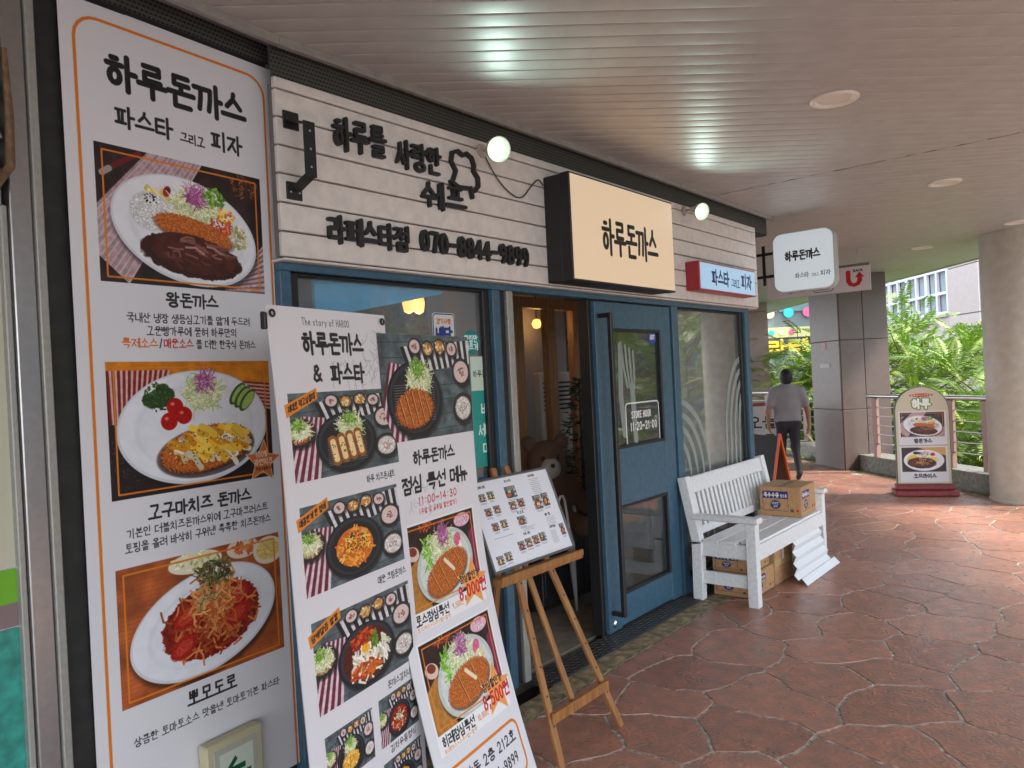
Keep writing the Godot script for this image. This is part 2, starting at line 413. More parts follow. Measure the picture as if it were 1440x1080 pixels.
func pic_sauce_cutlet() -> Canvas:
	var c := Canvas.new(430, 310, Color(.2, .13, .12), 11)
	c.poly(PackedVector2Array([Vector2(0, 0), Vector2(430, 0), Vector2(430, 310), Vector2(0, 310)]), Color(.17, .11, .11), .6, .02)
	stripes(c, PackedVector2Array([Vector2(120, 0), Vector2(260, 0), Vector2(60, 310), Vector2(-60, 200)]), Color(.66, .55, .58), Color(.78, .68, .7), 12)
	stripes(c, PackedVector2Array([Vector2(430, 180), Vector2(430, 310), Vector2(300, 310), Vector2(360, 250)]), Color(.7, .62, .64), Color(.5, .36, .4), 9)
	c.cap(Vector2(20, 60), Vector2(100, 6), 6, Color(.42, .1, .12))
	c.cap(Vector2(14, 66), Vector2(30, 54), 7, Color(.6, .6, .6))
	c.shreds(380, 30, 40, 30, 60, 10, 2, [Color(.4, .22, .12), Color(.24, .13, .1), Color(.55, .34, .2)])
	oval_plate(c, 218, 172, 192, 128, .22)
	c.shreds(130, 84, 26, 16, 12, 34, 4.5, [Color(.92, .82, .4), Color(.95, .88, .55)], .4, 1.0, .3)
	c.ell(164, 82, 9, 14, Color(.7, .1, .08), .4)
	c.ell(167, 78, 6, 6, Color(.2, .12, .1))
	rice(c, 122, 136, 50, Color(.92, .93, .94), false)
	c.shreds(122, 106, 18, 12, 24, 3, 1.2, [Color(.1, .1, .1)])
	salad(c, 232, 112, 56, true)
	c.shreds(290, 74, 26, 24, 60, 9, 3, [Color(.4, .62, .2), Color(.58, .75, .3), Color(.3, .5, .16)])
	c.shreds(318, 118, 26, 20, 46, 3, 3.2, [Color(.95, .8, .2), Color(.98, .88, .4), Color(.85, .4, .2)])
	c.shreds(306, 150, 30, 22, 70, 12, 2.2, [Color(.8, .3, .2), Color(.9, .5, .36), Color(.7, .2, .12)])
	c.shreds(354, 170, 24, 30, 50, 12, 2.6, [Color(.93, .87, .75), Color(.85, .78, .62), Color(.6, .66, .4)])
	cutlet(c, 232, 170, 104, 32, .2, 0)
	c.ell(226, 232, 134, 52, Color(.22, .08, .06), .12, .2, .03, 1, 2, .08)
	c.ell(232, 226, 112, 46, Color(.29, .11, .08), .14, .35, .03, 1, 3, .1)
	c.shreds(220, 222, 90, 32, 26, 34, 2.2, [Color(.44, .22, .17), Color(.36, .15, .11), Color(.56, .36, .32)], 1.5, .3, .5)
	c.shreds(240, 206, 70, 12, 10, 46, 2.6, [Color(.66, .5, .48), Color(.5, .3, .26)], 1, .25, .2)
	c.frame(16, 14, 398, 284, 2.0, 2, Color(.87, .5, .13))
	return c


func pic_cheese_cutlet() -> Canvas:
	var c := Canvas.new(430, 310, Color(.16, .12, .12), 12)
	c.poly(PackedVector2Array([Vector2(0, 0), Vector2(430, 0), Vector2(430, 60), Vector2(0, 40)]), Color(.82, .5, .1), .2, .02)
	stripes(c, PackedVector2Array([Vector2(0, 20), Vector2(150, 20), Vector2(120, 120), Vector2(0, 140)]), Color(.5, .1, .12), Color(.82, .7, .66), 12)
	stripes(c, PackedVector2Array([Vector2(430, 60), Vector2(430, 130), Vector2(330, 110), Vector2(340, 50)]), Color(.52, .1, .12), Color(.82, .7, .66), 7)
	c.shreds(30, 230, 40, 70, 120, 5, 1.0, [Color(.1, .1, .1), Color(.3, .28, .26)])
	oval_plate(c, 216, 160, 200, 138, -.03)
	for i in 7:
		var q := Vector2(116, 84) + c.within(30, 26)
		c.ell(q.x, q.y, 17, 16, Color(.16, .27, .12), 0, .6, .25, 1, 2, .2)
	c.shreds(116, 84, 34, 34, 90, 4, 1.8, [Color(.12, .24, .1), Color(.26, .4, .18), Color(.2, .33, .14)])
	for q in [Vector2(158, 108), Vector2(180, 130), Vector2(142, 142)]:
		c.ell(q.x, q.y, 21, 21, Color(.7, .08, .07), 0, .12)
		c.ell(q.x - 6, q.y - 7, 5, 4, Color(.95, .62, .58), 0, 0, .1, .8, 4)
	salad(c, 234, 76, 50, true)
	for i in 3:
		c.ell(330 + i * 14, 84 + i * 9, 15, 34, Color(.2, .34, .12), .7)
		c.ell(333 + i * 14, 84 + i * 9, 11, 28, Color(.66, .74, .42), .7, .12)
	c.ell(240, 222, 134, 62, Color(.26, .22, .24), -.1, 0, .1, .8, 3)
	cutlet(c, 240, 214, 124, 54, -.14, 0)
	c.shreds(240, 206, 100, 36, 60, 30, 7, [Color(.92, .86, .72), Color(.85, .74, .55), Color(.96, .93, .85)], 1, .5, .5)
	c.shreds(244, 192, 104, 34, 40, 34, 8, [Color(.93, .7, .2), Color(.97, .79, .3), Color(.88, .6, .14)], .6, .55, .35)
	c.shreds(240, 214, 110, 44, 110, 3, 1.2, [Color(.35, .3, .12), Color(.5, .24, .1), Color(.98, .9, .6)])
	c.frame(16, 14, 398, 284, 2.0, 2, Color(.87, .5, .13))
	return c


func pic_pasta() -> Canvas:
	var c := Canvas.new(430, 310, Color(.66, .36, .2), 13)
	c.poly(PackedVector2Array([Vector2(0, 0), Vector2(430, 0), Vector2(430, 310), Vector2(0, 310)]), Color(.64, .33, .17), .35, .012)
	for i in 30:
		c.cap(Vector2(0, 10.4 * i), Vector2(430, 10.4 * i + 5), .7, Color(.54, .27, .14), .6)
	c.ell(190, 24, 70, 26, Color(.9, .88, .78))
	c.shreds(190, 20, 60, 20, 60, 10, 2.4, [Color(.88, .84, .56), Color(.75, .78, .45), Color(.95, .93, .8)])
	c.ell(320, 18, 46, 26, Color(.86, .82, .75))
	c.shreds(320, 16, 36, 18, 40, 9, 3, [Color(.82, .4, .22), Color(.9, .6, .4)])
	c.ell(396, 40, 46, 36, Color(.9, .86, .76))
	c.ell(396, 38, 36, 26, Color(.88, .76, .45), 0, .2)
	oval_plate(c, 216, 172, 196, 124, -.2)
	c.ell(228, 172, 132, 88, Color(.5, .12, .07), -.16, .4, .05, 1, 2, .06)
	c.shreds(228, 176, 112, 68, 150, 40, 2.4, [Color(.72, .36, .18), Color(.8, .48, .26), Color(.6, .22, .1)], 3)
	for q in [Vector2(160, 150), Vector2(296, 178), Vector2(150, 218), Vector2(300, 130)]:
		c.ell(q.x, q.y, 36, 24, Color(.64, .13, .1), -.5, .4, .12, 1, 2, .15)
		c.ell(q.x, q.y, 24, 14, Color(.74, .24, .17), -.5, .4, .15, 1, 3, .15)
	c.shreds(238, 128, 50, 60, 120, 46, 2.2, [Color(.83, .52, .28), Color(.74, .38, .18), Color(.88, .62, .38)], 3)
	c.shreds(240, 60, 44, 30, 90, 14, 2.6, [Color(.24, .27, .14), Color(.36, .4, .22), Color(.3, .2, .16), Color(.5, .52, .34)])
	c.shreds(220, 96, 40, 40, 30, 30, 1.2, [Color(.4, .4, .24), Color(.62, .62, .4)], 2)
	c.frame(16, 14, 398, 284, 2.0, 2, Color(.87, .5, .13))
	return c


func pic_lunch(s: int) -> Canvas:
	var c := Canvas.new(330, 230, Color(.18, .1, .09), s)
	c.poly(PackedVector2Array([Vector2(0, 0), Vector2(330, 0), Vector2(330, 230), Vector2(0, 230)]), Color(.16, .09, .09), .6, .03)
	c.poly(PackedVector2Array([Vector2(0, 120), Vector2(50, 90), Vector2(90, 230), Vector2(0, 230)]), Color(.7, .48, .2), .2, .05)
	c.poly(PackedVector2Array([Vector2(296, 70), Vector2(330, 50), Vector2(330, 230), Vector2(310, 230)]), Color(.5, .14, .32), .4, .2)
	c.ell(272, 24, 40, 20, Color(.88, .72, .78))
	c.shreds(272, 22, 30, 14, 40, 6, 1.5, [Color(.95, .85, .9), Color(.8, .5, .65)])
	c.ell(34, 74, 28, 20, Color(.88, .78, .72), .3)
	c.ell(34, 68, 18, 12, Color(.5, .2, .14), .3)
	c.shreds(100, 12, 40, 12, 30, 8, 2, [Color(.8, .4, .15), Color(.6, .2, .1)])
	c.ell(176, 140, 134, 106, Color(.06, .05, .05), -.1, 0, .1, .6, 7)
	c.ell(174, 134, 132, 102, Color(.76, .8, .78), -.1, .06, .05)
	c.ell(174, 134, 118, 90, Color(.83, .86, .84), -.1, .06, .05)
	c.shreds(96, 86, 20, 46, 60, 16, 2.2, [Color(.5, .75, .2), Color(.66, .85, .4), Color(.4, .62, .16)])
	salad(c, 168, 78, 52, true)
	c.ell(240, 76, 16, 20, Color(.85, .4, .55), .4, .2)
	c.shreds(246, 104, 22, 16, 30, 10, 3, [Color(.93, .85, .62), Color(.96, .92, .8)])
	cutlet(c, 176, 154, 100, 52, -.3 if s % 2 else -.15, 4 if s % 2 else 2)
	c.cap(Vector2(170, 120), Vector2(206, 154), 6, Color(.94, .86, .74))
	c.frame(12, 10, 306, 208, 1.8, 2, Color(.9, .5, .13))
	return c


func pic_omelet() -> Canvas:
	var c := Canvas.new(330, 230, Color(.2, .13, .12), 31)
	c.poly(PackedVector2Array([Vector2(120, 0), Vector2(330, 0), Vector2(330, 80)]), Color(.8, .62, .34))
	oval_plate(c, 165, 122, 152, 100, .0)
	c.ell(108, 52, 22, 14, Color(.1, .18, .1), 0, .5, .2)
	c.ell(134, 54, 16, 12, Color(.12, .16, .1), 0, .5, .2)
	c.shreds(168, 60, 34, 24, 70, 14, 1.6, [Color(.88, .86, .7), Color(.7, .4, .5), Color(.5, .6, .3)])
	c.ell(232, 66, 18, 16, Color(.75, .1, .1))
	c.ell(80, 104, 44, 32, Color(.9, .76, .3), -.5, .1)
	c.ell(232, 112, 44, 22, Color(.92, .8, .4), .3, .1)
	c.ell(150, 146, 108, 52, Color(.26, .11, .06), .05, .5, .08, 1, 2, .12)
	c.shreds(150, 140, 90, 40, 120, 6, 3, [Color(.4, .18, .08), Color(.55, .28, .12), Color(.22, .09, .05)])
	c.shreds(150, 138, 70, 36, 22, 30, 1.6, [Color(.85, .65, .35)], 3)
	return c


# ---------- print: posters, menu, cartons, sign faces ----------
const INK := Color(.1, .1, .11)
const ORANGE := Color(.86, .48, .13)
var pictures := {}


func paint_pictures() -> void:
	for k in 6:
		pictures["tray%d" % k] = pic_tray(k, 40 + k)
	pictures.sauce = pic_sauce_cutlet()
	pictures.cheese = pic_cheese_cutlet()
	pictures.pasta = pic_pasta()
	pictures.lunch1 = pic_lunch(21)
	pictures.lunch2 = pic_lunch(22)
	pictures.omelet = pic_omelet()


func print_tall_poster() -> Texture2D:
	var s := 680.0
	var c := Canvas.new(560, 1897, Color(.87, .87, .89), 3)
	c.frame(.045 * s, .05 * s, .732 * s, 2.9 * s, 3.4, 52, ORANGE)
	write(c, "하루돈까스", .142 * s, .69 * s, .205 * s, .115 * s, INK, .085)
	write(c, "파스타", .165 * s, .375 * s, .352 * s, .07 * s, INK, .075)
	write(c, "그리고", .4 * s, .5 * s, .368 * s, .037 * s, INK, .07)
	write(c, "피자", .527 * s, .665 * s, .347 * s, .07 * s, INK, .075)
	c.put(pictures.sauce, .089 * s, .455 * s, .648 * s, .455 * s)
	write(c, "왕돈까스", .315 * s, .525 * s, .955 * s, .05 * s, INK, .075)
	write(c, "국내산 냉장 생등심고기를 얇게 두드려", .17 * s, .66 * s, 1.022 * s, .032 * s, INK, .05)
	write(c, "고운빵가루에 묻혀 하루만의", .237 * s, .6 * s, 1.066 * s, .032 * s, INK, .05)
	write(c, "특제소스", .149 * s, .277 * s, 1.108 * s, .032 * s, Color(.85, .4, .12), .06)
	write(c, "/", .279 * s, .295 * s, 1.108 * s, .032 * s, INK, .06)
	write(c, "매운소스", .297 * s, .413 * s, 1.108 * s, .032 * s, Color(.75, .16, .14), .06)
	write(c, "를 더한 한국식 돈까스", .423 * s, .682 * s, 1.11 * s, .032 * s, INK, .05)
	c.put(pictures.cheese, .089 * s, 1.172 * s, .648 * s, .455 * s)
	c.star(.69 * s, 1.565 * s, .085 * s, Color(.8, .45, .2), .1)
	write(c, "100%", .655 * s, .712 * s, 1.535 * s, .025 * s, Color(.95, .85, .75), .07)
	write(c, "자연치즈", .648 * s, .737 * s, 1.566 * s, .026 * s, Color(.95, .85, .75), .07)
	write(c, "만을 사용합니다", .655 * s, .732 * s, 1.592 * s, .012 * s, INK, .06)
	write(c, "고구마치즈 돈까스", .211 * s, .63 * s, 1.684 * s, .05 * s, INK, .075)
	write(c, "기본인 더블치즈돈까스위에 고구마크러스트", .133 * s, .702 * s, 1.742 * s, .032 * s, INK, .05)
	write(c, "토핑을 올려 바삭히 구워낸 촉촉한 치즈돈까스", .125 * s, .713 * s, 1.789 * s, .032 * s, INK, .05)
	c.put(pictures.pasta, .089 * s, 1.853 * s, .655 * s, .457 * s)
	write(c, "뽀모도로", .32 * s, .523 * s, 2.361 * s, .05 * s, INK, .075)
	write(c, "상큼한 토마토소스 맛을낸 토마토기본 파스타", .122 * s, .712 * s, 2.43 * s, .03 * s, INK, .05)
	return c.texture()


func sketch(c: Canvas, x: float, y: float, w: float, h: float) -> void:
	for i in 26:
		var p := Vector2(x + c.rng.randf() * w, y + c.rng.randf() * h)
		var q := PackedVector2Array([p])
		var a := c.rng.randf_range(.6, 2.4)
		for k in 7:
			a += c.rng.randf_range(-.7, .7)
			p += Vector2(cos(a), sin(a)) * h * .045
			q.append(p)
		c.line(q, .8, Color(.66, .66, .69), .75)


func tag_print(c: Canvas, x: float, y: float, w: float, t: String) -> void:
	var r := -w * .32
	c.poly(PackedVector2Array([Vector2(x, y), Vector2(x + w, y + r), Vector2(x + w + 2, y + r + 24), Vector2(x + 4, y + 27)]), Color(.89, .54, .17))
	write(c, t, x + 9, x + w - 7, y + 10, 15, INK, .07, -.32)


func print_story_banner() -> Texture2D:
	var s := 700.0
	var c := Canvas.new(420, 1316, Color(.88, .88, .9), 5)
	sketch(c, .44 * s, .05 * s, .14 * s, .19 * s)
	sketch(c, .27 * s, .16 * s, .2 * s, .1 * s)
	write(c, "The story of HAROO", .148 * s, .385 * s, .042 * s, .026 * s, Color(.35, .35, .36), .045)
	write(c, "하루돈까스", .14 * s, .455 * s, .112 * s, .07 * s, INK, .08)
	write(c, "&", .172 * s, .222 * s, .208 * s, .055 * s, INK, .085)
	write(c, "파스타", .262 * s, .448 * s, .21 * s, .065 * s, INK, .08)
	var rows := [[.05, .268, .55, .272, "tray1", "제대로 먹고싶을때", "하루 치즈돈세트"], [.055, .615, .51, .272, "tray2", "매콤한게 한 입에", "매운 크림돈까스"], [.062, .965, .508, .278, "tray3", "담백깔끔 찰칼", "돈까스김치나베"]]
	for r in rows:
		c.put(pictures[r[4]], r[0] * s, r[1] * s, r[2] * s, r[3] * s)
		tag_print(c, (r[0] - .018) * s, (r[1] + .035) * s, .15 * s, r[5])
		write(c, r[6], .4 * s, .565 * s, (r[1] + r[3] + .036) * s, .026 * s, INK, .05)
	c.put(pictures.tray5, .071 * s, 1.313 * s, .232 * s, .162 * s)
	c.put(pictures.tray4, .34 * s, 1.31 * s, .232 * s, .162 * s)
	write(c, "김치우동정식", .388 * s, .55 * s, 1.493 * s, .026 * s, INK, .05)
	c.put(pictures.tray2, .345 * s, 1.525 * s, .232 * s, .162 * s)
	c.put(pictures.tray3, .071 * s, 1.535 * s, .232 * s, .162 * s)
	return c.texture()


func print_lunch_banner() -> Texture2D:
	var s := 700.0
	var c := Canvas.new(420, 1330, Color(.88, .88, .9), 6)
	c.put(pictures.tray0, 0, 0, 420, .415 * s)
	sketch(c, .05 * s, .54 * s, .25 * s, .16 * s)
	write(c, "하루돈까스", .155 * s, .445 * s, .487 * s, .055 * s, INK, .08)
	write(c, "점심 특선 메뉴", .075 * s, .53 * s, .588 * s, .065 * s, INK, .08)
	write(c, "11:00~14:30", .17 * s, .44 * s, .657 * s, .035 * s, Color(.78, .12, .16), .06)
	write(c, "(주말 및 공휴일 할인불가)", .17 * s, .436 * s, .698 * s, .022 * s, Color(.78, .12, .16), .05)
	for k in 2:
		var y := .745 + k * .44
		c.rect(.05 * s, (y - .008) * s, .5 * s, .405 * s, Color(.93, .93, .94))
		c.put([pictures.lunch1, pictures.lunch2][k], .06 * s, y * s, .48 * s, .325 * s)
		c.star(.475 * s, (y + .305) * s, .11 * s, Color(.93, .62, .33), .12)
		write(c, "점심할인가", .385 * s, .53 * s, (y + .275) * s, .034 * s, INK, .07)
		write(c, ["8,000원", "8,500원"][k], .365 * s, .57 * s, (y + .328) * s, .055 * s, Color(.78, .06, .16), .075)
		write(c, ["로스점심특선", "히레점심특선"][k], .075 * s, .29 * s, (y + .355) * s, .04 * s, INK, .07)
		write(c, ["9,500원", "10,000원"][k], .31 * s, .39 * s, (y + .36) * s, .024 * s, ORANGE, .05)
		write(c, "로스까스+스프+밥+장국" if k == 0 else "히레까스+스프+밥+장국", .075 * s, .29 * s, (y + .387) * s, .016 * s, ORANGE, .05)
	c.frame(.05 * s, 1.635 * s, .5 * s, .2 * s, 4, 28, ORANGE)
	write(c, "장항동 2층 212호", .1 * s, .52 * s, 1.69 * s, .042 * s, INK, .07)
	write(c, "070-8844-9899", .14 * s, .5 * s, 1.765 * s, .042 * s, INK, .07)
	return c.texture()


func print_menu() -> Texture2D:
	var c := Canvas.new(654, 462, Color(.88, .89, .92), 7)
	var spots := [[30, 70, 44, 40, 1], [86, 66, 44, 40, 5], [40, 146, 44, 40, 4], [98, 142, 44, 40, 3], [54, 224, 44, 40, 2], [112, 220, 44, 40, 5], [206, 60, 76, 62, 0], [204, 140, 50, 44, 3], [262, 136, 50, 44, 4], [226, 224, 54, 46, 2], [18, 384, 46, 44, 5], [72, 378, 46, 44, 1], [176, 346, 46, 46, 4], [228, 342, 46, 46, 3], [280, 338, 46, 46, 2], [332, 334, 46, 46, 0], [372, 138, 60, 76, 3], [436, 136, 52, 72, 2], [494, 318, 36, 62, 4]]
	for p in spots:
		var sx: float = p[0] * 1.16 + 20
		c.put(pictures["tray%d" % p[4]], sx, p[1], p[2] * 1.15, p[3])
		fine_print(c, sx, p[1] + p[3] + 7, p[2] * 1.1, 2, 5, INK)
	var n := 0
	for p in [[60, 36, "돈까스 정식"], [238, 30, "파스타"], [410, 28, "사이드메뉴"], [256, 204, "리조또"], [250, 316, "우동 세트"], [434, 250, "음료"], [440, 320, "세트메뉴"]]:
		write(c, p[2], p[0] * 1.16, p[0] * 1.16 + 56, p[1], 13, INK, .08)
		n += 1
	fine_print(c, 470, 48, 90, 9, 10, INK)
	fine_print(c, 300, 238, 60, 5, 7, INK)
	fine_print(c, 290, 286, 110, 3, 8, INK)
	fine_print(c, 70, 300, 150, 1, 8, INK)
	fine_print(c, 500, 268, 90, 6, 9, INK)
	fine_print(c, 500, 340, 60, 9, 8, INK)
	return c.texture()


func print_standee() -> Texture2D:
	var s := 460.0
	var c := Canvas.new(276, 560, Color(.8, .77, .67), 8)
	c.rect(14, 138, 248, 412, Color(.84, .85, .87))
	c.rect(14, 336, 248, 6, Color(.66, .64, .57))
	c.ell(138, 46, 62, 10, Color(.72, .14, .12))
	write(c, "정통돈까스전문점", 84, 192, 46, 11, Color(.95, .92, .88), .06)
	write(c, "하루", 90, 186, 96, 54, Color(.3, .55, .16), .22)
	write(c, "하루", 90, 186, 96, 54, Color(.95, .95, .93), .11)
	c.put(pictures.sauce, 24, 146, 228, 142)
	write(c, "왕돈가스", 92, 186, 312, 24, INK, .1)
	c.put(pictures.omelet, 24, 350, 228, 142)
	write(c, "오므라이스", 82, 200, 516, 24, INK, .1)
	return c.texture()


func print_carton(face: int) -> Texture2D:
	var c := Canvas.new(300, 200, Color(.7, .54, .37), 50 + face)
	c.poly(PackedVector2Array([Vector2(0, 0), Vector2(300, 0), Vector2(300, 200), Vector2(0, 200)]), Color(.7, .54, .37), .12, .03)
	for i in 40:
		c.cap(Vector2(c.rng.randf() * 300, 0), Vector2(c.rng.randf() * 300, 200), .5, Color(.63, .47, .31), .3)
	var blue := Color(.13, .16, .42)
	if face == 2:
		fine_print(c, 60, 40, 150, 5, 26, blue)
		c.rect(0, 80, 300, 34, Color(.72, .6, .44))
		c.rect(120, 30, 34, 60, Color(.8, .79, .77))
	else:
		var w := 190.0 if face == 0 else 150.0
		c.rect(18, 26, w, 52, blue)
		write(c, "옥수수유", 26, 26 + w * .62, 52, 34, Color(.85, .83, .78), .1)
		write(c, "업소용", 30 + w * .64, 12 + w, 56, 22, Color(.85, .83, .78), .08)
		c.frame(18, 26, w, 140, 1.6, 2, blue)
		c.ell(18 + w * .5, 122, 38, 32, blue)
		write(c, "바삭한", 18 + w * .5 - 26, 18 + w * .5 + 26, 112, 18, Color(.8, .78, .74), .08)
		write(c, "요리", 18 + w * .5 - 16, 18 + w * .5 + 18, 134, 18, Color(.8, .78, .74), .08)
		write(c, "18L", 222, 256, 160, 20, INK, .1)
		c.ell(276, 160, 10, 10, Color(.75, .15, .1))
	return c.texture()


func print_sign(w: int, h: int, bg: Color, items: Array) -> Texture2D:
	var c := Canvas.new(w, h, bg, 9)
	for t in items:
		write(c, t[0], t[1], t[2], t[3], t[4], t[5], t[6])
	return c.texture()


func print_back_sign() -> Texture2D:
	var c := Canvas.new(420, 130, Color(.82, .79, .79), 9)
	var red := Color(.74, .12, .15)
	c.line(PackedVector2Array([Vector2(338, 26), Vector2(338, 74), Vector2(346, 92), Vector2(360, 98), Vector2(374, 92), Vector2(382, 74), Vector2(382, 56)]), 9, red)
	c.poly(PackedVector2Array([Vector2(364, 58), Vector2(400, 58), Vector2(382, 30)]), red)
	write(c, "BACK", 358, 396, 22, 13, INK, .1)
	c.frame(196, 16, 80, 100, 1.5, 14, INK)
	c.frame(206, 42, 56, 42, 1.4, 1, INK)
	for i in 3:
		c.ell(220 + i * 14, 50, 4, 4, INK)
		c.cap(Vector2(220 + i * 14, 57), Vector2(220 + i * 14, 68), 3.6, INK)
		c.cap(Vector2(220 + i * 14, 66), Vector2(220 + i * 14, 80), 2.4, INK)
	c.line(PackedVector2Array([Vector2(228, 36), Vector2(228, 26), Vector2(224, 30)]), 1.4, INK)
	c.line(PackedVector2Array([Vector2(240, 26), Vector2(240, 36), Vector2(244, 32)]), 1.4, INK)
	write(c, "Elevator", 206, 264, 102, 12, INK, .07)
	c.line(PackedVector2Array([Vector2(100, 20), Vector2(60, 60), Vector2(100, 100)]), 9, red)
	return c.texture()


func print_exit() -> Texture2D:
	var c := Canvas.new(200, 200, Color(.78, .82, .76), 9)
	var g := Color(.05, .33, .2)
	c.poly(PackedVector2Array([Vector2(24, 100), Vector2(92, 34), Vector2(104, 56), Vector2(72, 86), Vector2(150, 86), Vector2(150, 114), Vector2(72, 114), Vector2(104, 144), Vector2(92, 166)]), g)
	c.rect(134, 128, 50, 56, g)
	c.ell(160, 142, 6, 6, Color(.8, .84, .78))
	c.line(PackedVector2Array([Vector2(158, 152), Vector2(154, 166), Vector2(144, 178)]), 3, Color(.8, .84, .78))
	c.line(PackedVector2Array([Vector2(154, 164), Vector2(168, 172), Vector2(170, 182)]), 3, Color(.8, .84, .78))
	return c.texture()


# ---------- mesh helpers ----------
var used := {}


func lin(r: float, g: float, b: float) -> Color:
	return Color(r, g, b).linear_to_srgb()


func mat(c: Color, rough := .6, metal := 0.0) -> StandardMaterial3D:
	var m := StandardMaterial3D.new()
	m.albedo_color = c
	m.roughness = rough
	m.metallic = metal
	return m


func noise_tex(freq: float, a: Color, b: Color, seed_ := 1, size := 512, oct := 4, type := FastNoiseLite.TYPE_SIMPLEX_SMOOTH) -> NoiseTexture2D:
	var t := NoiseTexture2D.new()
	t.width = size
	t.height = size
	t.seamless = true
	var n := FastNoiseLite.new()
	n.seed = seed_
	n.frequency = freq
	n.noise_type = type
	n.fractal_octaves = oct
	t.noise = n
	var g := Gradient.new()
	g.set_color(0, a)
	g.set_color(1, b)
	t.color_ramp = g
	return t


func bump_tex(freq: float, strength: float, seed_ := 1, size := 512, oct := 4) -> NoiseTexture2D:
	var t := NoiseTexture2D.new()
	t.width = size
	t.height = size
	t.seamless = true
	t.as_normal_map = true
	t.bump_strength = strength
	var n := FastNoiseLite.new()
	n.seed = seed_
	n.frequency = freq
	n.fractal_octaves = oct
	t.noise = n
	return t


# a matte material whose tone and roughness vary with world position
func mottled(c: Color, rough: float, amount := .12, scale := 1.0, freq := .02, metal := 0.0, bump := 0.0, seed_ := 3) -> StandardMaterial3D:
	var m := mat(Color.WHITE, rough, metal)
	m.albedo_texture = noise_tex(freq, c * (1.0 - amount), c * (1.0 + amount), seed_)
	m.uv1_triplanar = true
	m.uv1_world_triplanar = true
	m.uv1_scale = Vector3.ONE * scale
	if bump > 0.0:
		m.normal_enabled = true
		m.normal_texture = bump_tex(freq * 4, bump * 8, seed_ + 1)
		m.normal_scale = bump
	return m


func print_mat(t: Texture2D, rough := .5) -> StandardMaterial3D:
	var m := mat(Color.WHITE, rough)
	m.albedo_texture = t
	return m


func start() -> SurfaceTool:
	var st := SurfaceTool.new()
	st.begin(Mesh.PRIMITIVE_TRIANGLES)
	return st


func vert(st: SurfaceTool, p: Vector3, n: Vector3, uv := Vector2.ZERO) -> void:
	st.set_normal(n)
	st.set_uv(uv)
	st.add_vertex(p)


# corners anticlockwise as seen from the front
func quad(st: SurfaceTool, a: Vector3, b: Vector3, c: Vector3, d: Vector3, uv := Rect2(0, 0, 1, 1)) -> void:
	var n := (b - a).cross(d - a).normalized()
	var ua := Vector2(uv.position.x, uv.end.y)
	var ub := uv.end
	var uc := Vector2(uv.end.x, uv.position.y)
	var ud := uv.position
	vert(st, a, n, ua); vert(st, c, n, uc); vert(st, b, n, ub)
	vert(st, a, n, ua); vert(st, d, n, ud); vert(st, c, n, uc)


func tri(st: SurfaceTool, a: Vector3, b: Vector3, c: Vector3) -> void:
	var n := (b - a).cross(c - a).normalized()
	vert(st, a, n); vert(st, c, n); vert(st, b, n)


# a box with chamfered edges, in the frame t
func box(st: SurfaceTool, c: Vector3, s: Vector3, bev := .004, t := Transform3D.IDENTITY) -> void:
	var e := s / 2
	bev = minf(bev, minf(e.x, minf(e.y, e.z)) * .6)
	for ax in 3:
		var u := (ax + 1) % 3
		var v := (ax + 2) % 3
		for sg in [-1.0, 1.0]:
			var q := []
			for k in 4:
				var p := Vector3.ZERO
				p[ax] = sg * e[ax]
				p[u] = (e[u] - bev) * (-1.0 if k == 0 or k == 3 else 1.0)
				p[v] = (e[v] - bev) * (-1.0 if k < 2 else 1.0)
				q.append(t * (c + p))
			if sg > 0:
				quad(st, q[0], q[1], q[2], q[3])
			else:
				quad(st, q[0], q[3], q[2], q[1])
	if bev <= 0:
		return
	for ax in 3:
		var u := (ax + 1) % 3
		var v := (ax + 2) % 3
		for su in [-1.0, 1.0]:
			for sv in [-1.0, 1.0]:
				var a := Vector3.ZERO
				a[u] = su * e[u]; a[v] = sv * (e[v] - bev)
				var b := Vector3.ZERO
				b[u] = su * (e[u] - bev); b[v] = sv * e[v]
				var l := Vector3.ZERO
				l[ax] = e[ax] - bev
				if su * sv > 0:
					quad(st, t * (c + a - l), t * (c + b - l), t * (c + b + l), t * (c + a + l))
				else:
					quad(st, t * (c + a - l), t * (c + a + l), t * (c + b + l), t * (c + b - l))
	for sx: float in [-1.0, 1.0]:
		for sy in [-1.0, 1.0]:
			for sz: float in [-1.0, 1.0]:
				var p := Vector3(sx * e.x, sy * (e.y - bev), sz * (e.z - bev))
				var q := Vector3(sx * (e.x - bev), sy * e.y, sz * (e.z - bev))
				var r := Vector3(sx * (e.x - bev), sy * (e.y - bev), sz * e.z)
				if sx * sy * sz > 0:
					tri(st, t * (c + p), t * (c + q), t * (c + r))
				else:
					tri(st, t * (c + p), t * (c + r), t * (c + q))


# box between two points with a rectangular section; side points roughly along the section's width
func bar(st: SurfaceTool, a: Vector3, b: Vector3, w: float, h: float, side := Vector3.RIGHT, bev := .003) -> void:
	var y := (b - a).normalized()
	var z := side.cross(y).normalized()
	var x := y.cross(z).normalized()
	box(st, Vector3.ZERO, Vector3(w, (b - a).length(), h), bev, Transform3D(Basis(x, y, z), (a + b) / 2))


